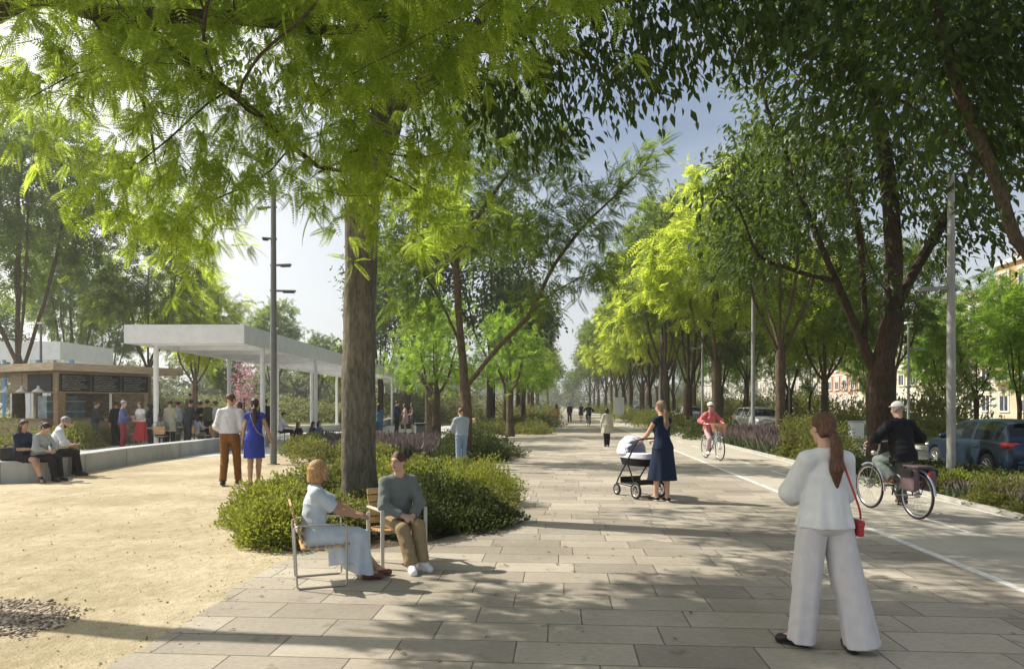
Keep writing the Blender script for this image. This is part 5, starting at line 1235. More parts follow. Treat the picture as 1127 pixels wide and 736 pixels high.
    def hair(s, style, col):
        k, h, M = s.s * (.97 if s.fem else 1), s.head, s.Rh; m = HAIR[col] if isinstance(col, str) else col
        P_ = lambda *a: s.L(h, M, a)
        cap = [Ell(P_(0, -.018, .034), vec((.083, .100, .093)) * k, M)]
        face = [Ell(P_(0, .098, -.03), vec((.062, .075, .085)) * k, M)]
        low = [(P_(0, 0, -.02), -(M @ vec((0, .55, 1))))]
        v = min(s.vox, .009)
        if style == 'short':
            return sdf_obj('hair', cap + [Ell(P_(0, -.055, -.02), vec((.066, .05, .06)) * k, M)], v, m, s.root, cuts=face + [Ell(P_(sg * .08, .01, -.03), vec((.02, .03, .04)) * k, M) for sg in (1, -1)], clips=[(P_(0, -.02, -.062), -(M @ vec((0, .8, 1))))], wr=.006)
        if style == 'bob':
            return sdf_obj('hair', cap + [Ell(P_(0, -.03, -.035), vec((.094, .088, .09)) * k, M), Cone(P_(0, -.028, .02), P_(0, -.03, -.125), vec((.088, .094)) * k, vec((.095, .088)) * k, M[:, 0], 9, .03)], v, m, s.root, cuts=[Ell(P_(0, .105, -.06), vec((.072, .085, .13)) * k, M), Cap(P_(0, .0, -.2), P_(0, .0, -.06), .05 * k, .05 * k)], wr=.003)
        if style == 'long':
            return sdf_obj('hair', cap + [Cone(P_(0, -.04, .03), P_(0, -.07, -.26), vec((.088, .085)) * k, vec((.095, .05)) * k, M[:, 0], 7, .06)], v, m, s.root, cuts=[Ell(P_(0, .10, -.06), vec((.068, .085, .14)) * k, M)], wr=.004)
        if style in ('pony', 'bun', 'lowpony'):
            base = cap + [Ell(P_(0, -.055, -.03), vec((.068, .055, .065)) * k, M)]
            o = sdf_obj('hair', base, v, m, s.root, cuts=face, clips=[(P_(0, -.02, -.085), -(M @ vec((0, .35, 1))))], wr=.003)
            if style == 'bun': sdf_obj('bun', [Ell(P_(0, -.115, .05), vec((.045,) * 3) * k, M)], v, m, o, wr=.004)
            else:
                t0 = P_(0, -.115, .03 if style == 'pony' else -.05); t1 = P_(0, -.15, -.03 if style == 'pony' else -.12); L = .2 if style == 'pony' else .36
                t2 = t1 + vec((0, 0, -L * .55)) * k + s.Rc @ vec((.01, .015, 0)); t3 = t1 + vec((0, 0, -L)) * k + s.Rc @ vec((.012, .035, 0))
                sdf_obj('ponytail', [Cap(t0, t1, .026 * k, .04 * k), Cap(t1, t2, .043 * k, .048 * k), Cap(t2, t3, .048 * k, .014 * k)], v, m, o, k=.02, wr=.004)
                if s.vox < .009: sdf_obj('hair_band', [Ell(t0 + (t1 - t0) * .25, vec((.036, .028, .036)) * k, M)], .006, M_dark, o)
            return o
    def beard(s, col):
        k, h, M = s.s, s.head, s.Rh; P_ = lambda *a: s.L(h, M, a)
        return sdf_obj('beard', [Ell(P_(0, .03, -.062), vec((.060, .066, .058)) * k, M)], .007, HAIR[col], s.root, cuts=[Ell(P_(0, .10, -.055), vec((.022, .02, .010)) * k, M)], clips=[(P_(0, .0, -.042), M @ vec((0, .45, 1))), (P_(0, -.005, 0), -(M @ vec((0, 1, 0))))])
    def capm(s, m, name='cap', z=.025, g=.009, brim=0):
        k, h, M = s.s, s.head, s.Rh; P_ = lambda *a: s.L(h, M, a); u = M @ vec((0, 0, 1))
        o = sdf_obj(name, [Ell(P_(0, -.012, .032), vec((.084, .106, .098)) * k, M)], .008, m, s.root, g=g, clips=[(P_(0, 0, z), -u)])
        if brim: sdf_obj('brim', [Ell(P_(0, .085, z + .012), vec((.07, .06, .008)) * k, M @ rx(R(-8)))], .006, m, o)
        return o
C = cloth
def strap(f, pts, r, m, name='strap', par=None):
    return MB().tube(catmull(pts, 6), r, 6).build(name, m, par or f.root)
M_blk = C('black cloth', (.018, .018, .02)); M_navy = C('navy cloth', (.02, .03, .065)); M_dkblue = C('dark blue dress cloth', (.016, .026, .055)); M_wht = C('white linen', (.70, .71, .71)); M_pant = C('off white trousers', (.62, .60, .605)); M_pale = C('pale blue linen', (.52, .59, .66)); M_sage = C('grey sweater', (.17, .19, .185)); M_tan = C('khaki cotton', (.30, .225, .13)); M_brn = C('rust brown cotton', (.21, .095, .028)); M_shirt = C('white shirt cotton', (.66, .66, .72)); M_royal = C('royal blue dress', (.035, .055, .33)); M_ltgrey = C('light grey cotton', (.38, .41, .43)); M_jean = C('light denim', (.22, .32, .46)); M_jacket = C('pale blue jacket', (.36, .41, .48)); M_coral = C('coral cloth', (.62, .16, .17)); M_beige = C('beige coat cloth', (.45, .43, .33)); M_red = C('red skirt cloth', (.55, .06, .07)); M_maroon = C('maroon trousers', (.26, .045, .055)); M_blue = MATS.get('bluecl') or C('bluecl', (.09, .14, .30)); M_greyg = C('grey green cloth', (.22, .26, .24)); M_must = C('mustard cloth', (.34, .19, .05)); M_pink = C('pale pink cloth', (.5, .36, .38)); M_teal = C('teal blue denim', (.07, .16, .22)); M_char = C('charcoal cloth', (.045, .048, .055)); M_olive = C('olive cloth', (.12, .12, .07)); M_yel = C('pale yellow cloth', (.55, .38, .15)); M_greytr = C('grey green trousers', (.17, .205, .19))
M_shoeblk = mat('black leather', (.015, .014, .014), .4, .1, 8); M_shoebrn = mat('brown leather', (.12, .05, .025), .45, .1, 8); M_shoewht = mat('white trainers', (.75, .75, .74), .5, .05, 8); M_sole = mat('rubber sole', (.5, .49, .46), .7, .05, 8); M_redbag = mat('red leather', (.40, .035, .04), .42, .1, 8)
# 1 woman in white, foreground, seen from behind
q = G(908, 714)
f = Fig('woman in loose white blouse and wide trousers with long ponytail, seen from behind', (q.x, q.y, 0), camdeg(92 - 90), 1.56, True, .0075, 'light', bulk=.87, pelvis=(0, 0, .95), lean=-1, hyaw=8, hpitch=6,
        wrR=(.10, .30, 1.02), wrL=(-.10, .30, 1.04), elhR=(.75, -.35, -.8), elhL=(-.8, -.35, -.7), anL=(-.17, .05, .085), anR=(.15, -.10, .085), ftL=58, ftR=-12, knhL=(-.3, 1, 0), hdR=(-.6, .7, .1), hdL=(.6, .7, .1))
f.top(M_wht, 'blouse', .86, .15, .014, .026, hemflare=.022, wr=.002, neck=.004, folds=(9, .05))
for n, amp in (('L', .07), ('R', .09)):
    hip, kn, an = f.leg[n]; b = an + vec((.0 if n == 'L' else .055, -.03, -.045))
    sdf_obj('trouser_leg', [Cap(hip, kn, .088, .07), Cone(hip + vec((0, 0, .02)), b, (.086, .098), (.088 if n == 'L' else .114, .096), (1, 0, 0), 5, amp * .7, 2. if n == 'L' else .6)], .0085, M_pant, f.root, k=.05, clips=[(b, (0, 0, -1))], wr=.0015)
sdf_obj('trouser_seat', [f.torso[0], f.torso[1]] + f.pelv, .009, M_pant, f.root, g=.016, k=.03, clips=[(f.waist, (0, 0, 1))])
f.hair('lowpony', 'brown'); f.shoes(M_shoeblk, 'shoe', g=.009, low=True, sole=M_shoeblk)
bz = f.waist[2] - .17
bagc = Vector((.20, -.03, bz + .0))
bo = MB().box((0, 0, 0), (.04, .13, .10), 0, .012).box((.0, 0, .035), (.046, .136, .04), 0, .01).build('red_shoulder_bag', M_redbag); bo.matrix_world = f.root.matrix_basis @ Matrix.Translation(bagc)
tag(bo, 'small red shoulder bag hanging at the hip of the woman in white', 'bag')
ns = f.L(f.nb, f.Rc, (.055, -.045, .01)); sps = [ns + vec((-.03, .09, .02)), ns + vec((0, 0, .018)), f.L(f.chest, f.Rc, (.10, -.150, .0)), f.L(f.waist, f.Rc, (.175, -.15, -.02)), tuple(bagc + Vector((0, -.05, .07)))]
strap(f, sps, .007, M_redbag, 'strap', bo).matrix_parent_inverse = (Matrix.Translation(bagc)).inverted()
# 2 seated woman, profile to the right
f = Fig('seated woman with honey blond bob in a long pale blue dress', (AW.x, AW.y, 0), AWz, 1.46, True, .007, 'tan', pelvis=(0, -.07, .53), pelpitch=-14, lean=3, hyaw=-6, hpitch=2,
        wrR=(.03, .36, .70), wrL=(-.03, .39, .71), elhR=(.7, -.6, -.5), elhL=(-.7, -.6, -.5), hdR=(-.25, 1, -.1), hdL=(.25, 1, -.15), pnR=(0, 0, -1), pnL=(0, 0, -1), curlR=.5, curlL=.5, anR=(.10, .48, .09), anL=(-.02, .60, .09), ftR=-4, ftL=6, knhR=(.05, 1, .6), knhL=(-.02, 1, .6))
f.top(M_pale, 'dress_bodice', .42, .015, .014, .012, wr=.004)
hpR, knR, anR = f.leg['R']; hpL, knL, anL = f.leg['L']; km = (knR + knL) / 2
sdf_obj('dress_skirt', [f.torso[0]] + f.pelv + [Cap(hpR, knR, .10, .075), Cap(hpL, knL, .10, .075), Cap((hpR + hpL) / 2, km, .085, .075), Cone(km + vec((0, .02, .06)), km + vec((0, .02, -.33)), (.145, .085), (.175, .13), (1, 0, 0), 5, .13, .4), Cone((hpR + knR) / 2 + vec((0, .05, 0)), (hpR + knR) / 2 + vec((.03, .08, -.24)), (.09, .12), (.07, .13), (1, 0, 0), 4, .16, 1.2)], .008, M_pale, f.root, k=.05, g=.012, clips=[(f.waist, (0, 0, 1)), (km + vec((0, .02, -.31)), (0, -.3, -1))])
f.belt(M_pale, .12); f.hair('bob', 'blond'); f.shoes(M_shoebrn, 'shoe', g=.007, low=True)
# 3 seated man in grey sweater
f = Fig('seated man in grey sweater and khaki trousers looking up at the woman beside him', (AM.x, AM.y, 0), AMz, 1.50, False, .007, 'light', pelvis=(.0, -.02, .53), pelpitch=-8, lean=14, hyaw=-58, hpitch=-4, hroll=4,
        wrR=(.07, .33, .60), wrL=(-.06, .34, .585), elhR=(1, -.4, -.2), elhL=(-1, -.4, -.2), hdR=(-.85, .5, -.15), hdL=(.85, .5, -.1), pnR=(-.2, -.5, -1), pnL=(.2, -.5, -1), curlR=.7, curlL=.7, anR=(.06, .58, .085), anL=(-.10, .52, .085), ftR=-14, ftL=12, knhR=(.10, 1, .6), knhL=(-.02, 1, .6))
f.top(M_sage, 'sweater', .98, .16, .014, .010, wr=.004); f.trousers(M_tan, .97, .012, .01); f.hair('short', 'brown'); f.shoes(M_shoewht, 'trainer', g=.011, sole=M_sole)
h, M = f.head, f.Rh; gl = MB()
for sg in (-1, 1): gl.tube([f.L(h, M, (sg * .032 + .022 * math.cos(t), .101 - abs(.022 * math.cos(t)) * .1, .004 + .018 * math.sin(t))) for t in np.linspace(0, 6.283, 14, endpoint=False)], .0018, 4, closed=True); gl.tube([f.L(h, M, (sg * .054, .098, .008)), f.L(h, M, (sg * .077, .0, .008))], .0018, 4)
gl.tube([f.L(h, M, (-.01, .104, .006)), f.L(h, M, (.01, .104, .006))], .0018, 4).build('glasses', M_dark, f.root)
# 4, 5 couple walking away on the sand
q = G(253, 534)
f = Fig('man in white shirt and rust brown trousers walking away on the sand', (q.x, q.y, 0), camdeg(97 - 90), 1.84, False, .009, 'light', pelvis=(0, 0, .94), lean=2, hyaw=-28, hpitch=4,
        wrR=(.20, .20, 1.0), wrL=(-.20, .20, 1.0), elhR=(.25, -1, 0), elhL=(-.25, -1, 0), anL=(-.09, -.14, .09), anR=(.11, .16, .085), fpL=0, knhR=(.1, 1, 0))
f.top(M_shirt, 'shirt', .74, .06, .015, .012, wr=.004); f.collar(M_shirt); f.trousers(M_brn, .98, .012, .004); f.belt(M_shoebrn, .10); f.hair('short', 'brown'); f.shoes(M_shoeblk, 'shoe', g=.011, sole=M_sole)
q = G(280, 535)
f = Fig('woman in royal blue dress walking away beside the man in the white shirt', (q.x, q.y, 0), camdeg(93 - 90), 1.74, True, .009, 'tan', pelvis=(0, 0, .95), lean=2, hyaw=14, hpitch=4, wrR=(.33, .02, .86), wrL=(-.24, .02, .86), elhR=(.8, -.6, 0), anL=(-.05, -.10, .09), anR=(.04, .12, .085), knhR=(0, 1, 0))
f.top(M_royal, 'dress_bodice', .12, .02, .013, .004); f.skirt(M_royal, .56, (.195, .16), n=5, amp=.03); f.hair('lowpony', 'dark'); f.shoes(M_shoebrn, 'shoe', g=.007, low=True)
strap(f, [f.L(f.nb, f.Rc, (-.09, .02, .0)), f.L(f.chest, f.Rc, (-.03, -.135, .08)), f.L(f.waist, f.Rc, (.08, -.125, .02)), f.L(f.pel, f.Rp, (.20, -.04, .03)), f.L(f.pel, f.Rp, (.205, .06, .0))], .006, M_pink, 'bag_strap')
# 6-8 three people on the curved wall
def wall_at(px, py=505):
    best = min(wp, key=lambda p: abs(PX(p.x, p.y)[0] - px)); i = wp.index(best) if isinstance(wp, list) else 0
    t = (wp[i + 1] - wp[i - 1]).normalized(); best = best + t * ((px - PX(best.x, best.y)[0]) / 751 * best.y)
    n_ = Vector((t.y, -t.x, 0)); return best, math.atan2(n_.y, n_.x) - R(90), Vector((-t.y, t.x, 0))
for i, (px, lb, H_, fem, sk) in enumerate(((24, 'woman with long dark hair in navy top, legs crossed, on the curved wall', 1.7, True, 'tan'), (45, 'dark haired person in light grey top sitting between two others on the curved wall', 1.66, True, 'light'), (69, 'bearded grey haired man in white shirt looking down on the curved wall', 1.8, False, 'light'))):
    p, a, n_ = wall_at(px); p = p + n_ * .2
    yaw = a + (R(46) if i == 0 else R(28) if i == 1 else R(18))
    if i == 0:
        f = Fig(lb, (p.x, p.y, 0), yaw, H_, fem, .0085, sk, z=.01, pelvis=(0, 0, .545), pelpitch=-6, lean=6, hyaw=-10, hpitch=10, wrR=(.02, .30, .70), wrL=(-.10, .30, .69), elhR=(.6, -.8, -.3), elhL=(-.6, -.8, -.3), anR=(.10, .60, .10), anL=(.16, .66, .16), ftR=-10, ftL=-30, fpR=-18, fpL=-30, knhR=(.0, 1, .7), knhL=(-.1, 1, .9))
        f.top(M_navy, 'top', .45, .1, .014, .008); f.trousers(M_blk, .40, .016, name='skirt'); f.hair('long', 'dark'); f.shoes(M_shoeblk, 'shoe', g=.006, low=True)
    elif i == 1:
        f = Fig(lb, (p.x, p.y, 0), yaw, H_, fem, .0085, sk, z=.01, pelvis=(0, .04, .545), pelpitch=-6, lean=14, hpitch=30, wrR=(.06, .36, .66), wrL=(-.06, .36, .66), elhR=(1, -.4, -.2), elhL=(-1, -.4, -.2), anR=(.10, .56, .09), anL=(-.08, .54, .09), knhR=(0, 1, .6), knhL=(0, 1, .6))
        f.top(M_ltgrey, 'top', .80, .1, .014, .014); f.trousers(M_blk, .98, .012); f.hair('bun', 'dark'); f.shoes(M_shoeblk)
    else:
        f = Fig(lb, (p.x, p.y, 0), yaw, H_, fem, .0085, sk, z=.01, pelvis=(0, .02, .55), pelpitch=-6, lean=18, hpitch=30, wrR=(.11, .36, .66), wrL=(-.12, .36, .66), elhR=(1, -.4, -.2), elhL=(-1, -.4, -.2), anR=(.20, .50, .09), anL=(-.16, .42, .09), knhR=(.35, 1, .6), knhL=(-.25, 1, .6), hdR=(-.5, 1, -.1), hdL=(.5, 1, -.1))
        f.top(M_shirt, 'shirt', .80, .08, .014, .016); f.collar(M_shirt); f.trousers(M_blk, .98, .013, .004); f.hair('short', 'grey'); f.beard('dark'); f.shoes(M_shoeblk)
        t_ = MB().box((0, 0, 0), (.26, .18, .012), 0, .004).build('dark_tablet', M_dark); t_.matrix_world = f.root.matrix_basis @ Matrix.Translation((0, .45 * f.s, .705)) @ Matrix.Rotation(R(28), 4, 'X'); tag(t_, 'dark tablet held by the bearded man on the curved wall', 'tablet')
p, a, n_ = wall_at(6); p = p + n_ * .2
hb = MB().box((0, 0, .14), (.30, .14, .28), 0, .04).tube(arc_pts((0, 0, .26), .09, 0, math.pi, 8), .01, 5).build('handbag', M_shoeblk); hb.location = (p.x, p.y, .462); hb.rotation_euler = (0, 0, a); tag(hb, 'black handbag on the wall at the left edge beside the woman in navy', 'bag')
# 9 man in pale jacket
q = G(508, 516)
f = Fig('man in pale blue jacket and light jeans standing at the middle planting bed', (q.x, q.y, 0), camdeg(120 - 90), 1.53, False, .010, 'light', pelvis=(0, 0, .95), hpitch=12, wrR=(.06, .33, 1.08), wrL=(-.10, .33, 1.06), elhR=(.7, -.8, -.3), elhL=(-.8, -.7, -.3), anR=(.08, 0, .085), anL=(-.09, -.03, .085))
f.top(M_jacket, 'jacket', .96, .10, .020, .016, wr=.004); f.collar(M_jacket); f.trousers(M_jean, .99, .012, .004); f.hair('short', 'brown'); f.shoes(M_shoewht)
# 10 woman with pram
q = G(729, 552)
PW = q
f = Fig('woman in sleeveless dark blue dress pushing the white hooded pram', (q.x, q.y, 0), camdeg(116 - 90), 1.68, True, .009, 'light', pelvis=(0, 0, .95), lean=3, hpitch=4, wrR=(.10, .36, 1.03), wrL=(-.16, .38, 1.03), elhR=(.6, -.8, -.5), elhL=(-.6, -.8, -.5), hdR=(-.2, 1, -.1), hdL=(.2, 1, -.1), pnR=(0, 0, -1), pnL=(0, 0, -1), curlR=.9, curlL=.9, anR=(.06, -.06, .085), anL=(-.07, .09, .085))
f.top(M_dkblue, 'dress_bodice', 0, .02, .012, .0, neck=-.012); f.skirt(M_dkblue, .36, (.26, .22), n=6, amp=.06); f.hair('lowpony', 'ash'); f.shoes(M_shoeblk, 'shoe', g=.008, low=True, sole=M_sole)
# 13 coat
q = G(668, 491.5)
f = Fig('person in long beige coat and black trousers walking away down the promenade', (q.x, q.y, 0), camdeg(92 - 90), 1.48, True, .014, 'light', hpitch=4, wrR=(.26, .05, .84), wrL=(-.26, .05, .84), anR=(.07, .06, .085), anL=(-.07, -.05, .085))
f.top(M_beige, 'coat', .95, .1, .02, .016, coatlen=.30, hemflare=.02); f.trousers(M_blk, .99); f.hair('bob', 'black'); f.shoes(M_shoeblk)
# distant and terrace figures ----------------------------------------------------------------
def simple(label, loc, face, H, fem, hair, hcol, topm, botm, sleeve=1., kind='trousers', vox=.016, skin='light', pose=None, z=.012, skz=.5, skr=(.26, .22), coat=0., beard=None):
    o = dict(hpitch=4); o.update(pose or {})
    f = Fig(label, (loc.x, loc.y, 0), camdeg(face - 90), H, fem, vox, skin, z=z, **o)
    if kind == 'trousers': f.top(topm, 'top', sleeve, .12, .016, .010, coatlen=coat); f.trousers(botm, .98, .014, .004)
    elif kind == 'shorts': f.top(topm, 'top', sleeve, .12, .016, .010); f.trousers(botm, .42, .016, name='shorts')
    elif kind == 'dress': f.top(topm, 'dress_bodice', sleeve, .02, .014, .004); f.skirt(topm, skz, skr)
    elif kind == 'skirt': f.top(topm, 'top', sleeve, .06, .014, .004); f.skirt(botm, skz, skr)
    f.hair(hair, hcol); f.shoes(M_shoeblk)
    return f
WALK = dict(anR=(.07, .17, .09), anL=(-.08, -.18, .11), wrR=(.25, -.08, .82), wrL=(-.25, .16, .84), knhL=(-.05, 1, 0))
FOLD = dict(wrR=(.08, .28, 1.05), wrL=(-.08, .28, 1.04), elhR=(.8, -.6, -.4), elhL=(-.8, -.6, -.4))
HOLD = dict(wrR=(.12, .30, 1.15), wrL=(-.24, .06, .82), elhR=(.7, -.6, -.6))
SIT = dict(pelvis=(0, 0, .54), pelpitch=-5, lean=6, wrR=(.10, .34, .70), wrL=(-.10, .34, .70), elhR=(1, -.5, -.2), elhL=(-1, -.5, -.2), anR=(.10, .45, .09), anL=(-.10, .42, .09), knhR=(.1, 1, .6), knhL=(-.1, 1, .6))
LOUNGE = dict(pelvis=(0, 0, .13), pelpitch=-28, lean=-12, wrR=(.28, -.28, .06), wrL=(-.28, -.26, .06), elhR=(.6, -1, 0), elhL=(-.6, -1, 0), anR=(.10, .74, .09), anL=(-.08, .62, .09), knhR=(0, .4, 1), knhL=(0, .3, 1), hpitch=-4)
SITG = dict(pelvis=(0, 0, .13), pelpitch=-10, lean=16, wrR=(.12, .38, .40), wrL=(-.12, .38, .40), elhR=(1, -.4, 0), elhL=(-1, -.4, 0), anR=(.12, .52, .09), anL=(-.12, .48, .09), knhR=(.2, .4, 1), knhL=(-.2, .4, 1))
at = lambda px, d: P(px, 470, d)
simple('distant person in light blue shirt and blue trousers on the left of the promenade', at(594, 74), 270, 1.75, False, 'short', 'dark', M_jacket, M_jean, .45, vox=.02, pose=WALK)
simple('distant woman in pale yellow top and bare legs walking on the promenade', at(612.5, 51), 95, 1.68, True, 'long', 'dark', M_yel, M_yel, .4, 'shorts', vox=.018, pose=WALK, skin='light')
simple('distant person all in dark clothes walking beside the far cyclist', at(627, 62), 250, 1.74, False, 'short', 'black', M_blk, M_char, 1., vox=.018, pose=WALK)
simple('distant woman in dark dress just left of the far cyclist', at(639.5, 66), 265, 1.70, True, 'long', 'dark', M_char, M_char, .3, 'dress', vox=.018, skz=.62, skr=(.22, .2), pose=WALK)
simple('left person of the farthest pair, in blue denim', at(603.5, 118), 90, 1.74, False, 'short', 'dark', M_jean, M_jean, 1., vox=.024)
simple('right person of the farthest pair, in pale blue', at(607.3, 117), 90, 1.78, False, 'short', 'black', M_jacket, M_jean, 1., vox=.024)
simple('small dark figure between far trunks across the verge', at(705, 70), 200, 1.72, False, 'short', 'black', M_blk, M_char, 1., vox=.02)
simple('man in dark suit standing talking with two women near the litter bin', at(436.5, 38), -15, 1.82, False, 'short', 'black', M_navy, M_blk, 1., vox=.014, pose=FOLD)
simple('woman in pale pink dress between the man in suit and the dark dress', at(446, 38.5), 190, 1.66, True, 'long', 'brown', M_pink, M_pink, .3, 'dress', vox=.014, skz=.55, skr=(.24, .2), pose=HOLD)
simple('woman in sleeveless dark dress, right one of the talking trio', at(454, 38), 200, 1.7, True, 'long', 'brown', M_char, M_char, 0, 'dress', vox=.014, skz=.55, skr=(.3, .26), pose=FOLD, skin='tan')
simple('woman with long black hair in denim shorts just right of the thick trunk', at(417, 29), 80, 1.66, True, 'long', 'black', M_teal, M_teal, .3, 'shorts', vox=.013, pose=FOLD)
simple('person in olive clothes half hidden behind the left side of the thick trunk', at(381, 28), 100, 1.68, False, 'short', 'dark', M_olive, M_greyg, 1., vox=.013)
simple('person in white shirt sitting on the orange chair under the canopy', at(310, 29.3), 20, 1.68, False, 'short', 'dark', M_shirt, M_blk, .5, vox=.014, pose=SIT)
simple('woman in maroon sitting on the ground under the canopy, leftmost of three', at(331, 30), -20, 1.66, True, 'long', 'brown', M_blk, M_maroon, 1., vox=.014, pose=LOUNGE)
simple('woman with long dark hair lounging in the middle of the group on the ground', at(342, 31), -15, 1.66, True, 'long', 'dark', M_char, M_char, 1., vox=.014, pose=SITG)
simple('person in teal denim jacket lounging with legs stretched, rightmost on the ground', at(354, 30.5), -12, 1.7, True, 'long', 'dark', M_teal, M_jean, 1., vox=.014, pose=LOUNGE)
# terrace crowd
simple('bald man in blue shirt and maroon trousers behind the curved wall', at(135, 25.2), 20, 1.76, False, 'short', 'grey', C('blue shirt', (.10, .12, .26)), M_maroon, .95, vox=.013, pose=HOLD)
simple('woman in white top and long red skirt behind the curved wall', at(155, 25.8), 250, 1.72, True, 'long', 'brown', M_wht, M_red, .2, 'skirt', vox=.013, skz=.28, skr=(.27, .24), pose=FOLD)
simple('person in dark jacket at the kiosk counter, left of the blue shirted man', at(105, 26), 30, 1.74, False, 'short', 'brown', M_char, M_olive, 1., vox=.014, pose=FOLD)
simple('person in black just behind the blue shirted man', at(128, 27.4), 150, 1.72, False, 'short', 'dark', M_blk, M_blk, 1., vox=.014)
simple('woman with dark hair in dark top right of the red skirt', at(165, 27.4), 200, 1.66, True, 'long', 'dark', M_char, M_char, .5, vox=.014, pose=FOLD)
f = simple('seated woman in grey green top on the cafe chair beside the red skirt', at(176, 25.6), 110, 1.7, True, 'pony', 'brown', M_greyg, M_char, 1., vox=.013, pose=SIT)
simple('person in long beige coat standing among the cafe tables', at(187, 26), 95, 1.76, True, 'short', 'dark', M_beige, M_blk, 1., vox=.013, coat=.34, pose=FOLD)
simple('person in light blue top behind the beige coat', at(195, 27.8), 60, 1.74, False, 'short', 'dark', M_jacket, M_greyg, 1., vox=.014)
simple('man in dark suit leaning forward among the cafe tables', at(206, 26.2), 60, 1.80, False, 'short', 'dark', M_char, M_char, 1., vox=.013, pose=dict(lean=14, wrR=(.2, .35, .9), wrL=(-.2, .3, .9)))
f = simple('seated person in pale grey top seen from behind beside the dark suit', at(215, 26.4), 80, 1.66, True, 'short', 'brown', M_ltgrey, M_greyg, 1., vox=.013, pose=SIT)
simple('person in black jacket behind the seated pale grey person', at(221, 28.4), 170, 1.74, False, 'short', 'dark', M_blk, M_blk, 1., vox=.014, pose=FOLD)
simple('person in dark olive jacket facing the black jacket at the tables', at(229, 27.6), 170, 1.80, False, 'short', 'dark', M_olive, M_char, 1., vox=.014, pose=HOLD)
simple('person in white top partly hidden behind the man in the white shirt', at(238, 28.6), 200, 1.76, False, 'short', 'brown', M_shirt, M_jean, .5, vox=.014)
simple('person in mustard jacket between the walking couple', at(264, 25.8), 110, 1.72, True, 'long', 'dark', M_must, M_char, 1., vox=.014)
simple('person in black standing right behind the canopy column beside the lamp post', at(292, 29), 90, 1.84, False, 'short', 'black', M_blk, M_blk, 1., vox=.014)
simple('person in white top standing far back right of the kiosk', at(150, 35), 260, 1.80, False, 'short', 'dark', M_shirt, M_blk, .5, vox=.016, z=.45)
simple('long haired woman in black standing far back behind the canopy column', at(173, 33), 220, 1.7, True, 'long', 'black', M_blk, M_char, 1., vox=.016, z=.42, pose=HOLD)
simple('person with dark hair standing far back behind the beige coat', at(209, 35), 260, 1.74, True, 'bun', 'black', M_olive, M_char, 1., vox=.016, z=.45)
for i, (px0, px1, d) in enumerate(((142, 216, 34.0),)):
    a, b = at(px0, d - 1.4), at(px1, d + 1.2); a.z = b.z = 0; c = (a + b) / 2; dd = b - a
    o = MB().box((0, 0, .215), (dd.length + 1.5, 3.2, .43), 0, .02).build('raised_deck', M_conc); o.location = c; o.rotation_euler = (0, 0, math.atan2(dd.y, dd.x)); tag(o, kind='structure')
# ------------------------------------------------------------------ pram
M_rub = mat('tyre rubber', (.022, .022, .023), .8, .15, 20); M_chrome = mat('bright alloy', (.55, .55, .56), .28, .05, 8, metal=.8); M_hood = C('pale lilac white pram hood', (.66, .67, .78))
def wheel(name, par, loc, r, w, spokes=12, axis='X', rimr=.82, disc=False, ty=None):
    r0 = bpy.data.objects.new(name, None); link(r0, par); r0.location = loc; r0.empty_display_size = .1
    circ = lambda rad, x=0.: [(x, rad * math.cos(t), rad * math.sin(t)) for t in np.linspace(0, 6.283185, 40, endpoint=False)]
    MB().tube(circ(r - w / 2), w / 2, 8, closed=True).build('tyre', ty or M_rub, r0)
    m = MB().tube(circ(r - w * 1.05), w * .34, 6, closed=True); m.tube([(-w * .7, 0, 0), (w * .7, 0, 0)], r * .09, 8)
    for i in range(spokes):
        t = 6.283185 * i / spokes; s = 1 if i % 2 else -1
        if disc: m.tube([(w * .5, 0, 0), (w * .45, (r - w) * math.cos(t), (r - w) * math.sin(t))], r * .05, 5)
        else: m.tube([(s * w * .5, r * .06 * math.cos(t + .6), r * .06 * math.sin(t + .6)), (0, (r - w * 1.1) * math.cos(t), (r - w * 1.1) * math.sin(t))], .0014, 3)
    m.build('rim', M_chrome, r0)
    return r0
hd_ = camdeg(116); pc_ = Vector((PW.x, PW.y, 0)) + Vector((math.cos(hd_), math.sin(hd_), 0)) * .68
pm_ = empty('pram', (pc_.x, pc_.y, .013), hd_ - R(90), 'pram with pale lilac white hood in front of the woman in dark blue', 'pram')
for s in (-1, 1):
    MB().tube(catmull([(s * .25, -.38, 1.03), (s * .26, -.30, .97), (s * .25, .0, .62), (s * .24, .24, .34), (s * .23, .34, .20)], 5), .014, 7).tube([(s * .25, -.02, .60), (s * .25, -.16, .38), (s * .26, -.30, .17)], .013, 7).tube([(s * .24, .30, .22), (s * .25, -.28, .2)], .012, 6).build('frame_tube', M_blk_ := MATS['black leather'], pm_)
MB().tube(catmull([(-.25, -.38, 1.03), (-.2, -.42, 1.045), (0, -.43, 1.05), (.2, -.42, 1.045), (.25, -.38, 1.03)], 5), .017, 8).build('handlebar', M_blk_, pm_)
MB().box((0, .0, .235), (.44, .46, .02), 0, .008).box((0, .23, .29), (.44, .02, .1), 0, .005).box((0, -.23, .28), (.44, .02, .08), 0, .005).build('basket', M_blk_, pm_)
sdf_obj('carrycot', [Cone((0, .06, .55), (0, .06, .71), (.17, .36), (.21, .42), (1, 0, 0))], .012, M_blk, pm_, k=.02)
sdf_obj('mattress_cover', [Cone((0, .06, .68), (0, .06, .78), (.214, .427), (.205, .415), (1, 0, 0))], .012, M_hood, pm_, k=.02)
sdf_obj('hood', [Ell((0, .20, .75), (.235, .32, .33))], .011, M_hood, pm_, clips=[((0, 0, .745), (0, 0, -1)), ((0, -.03, .75), (0, -1, -.25))], cuts=[Ell((0, .14, .75), (.21, .29, .29))], wr=.004)
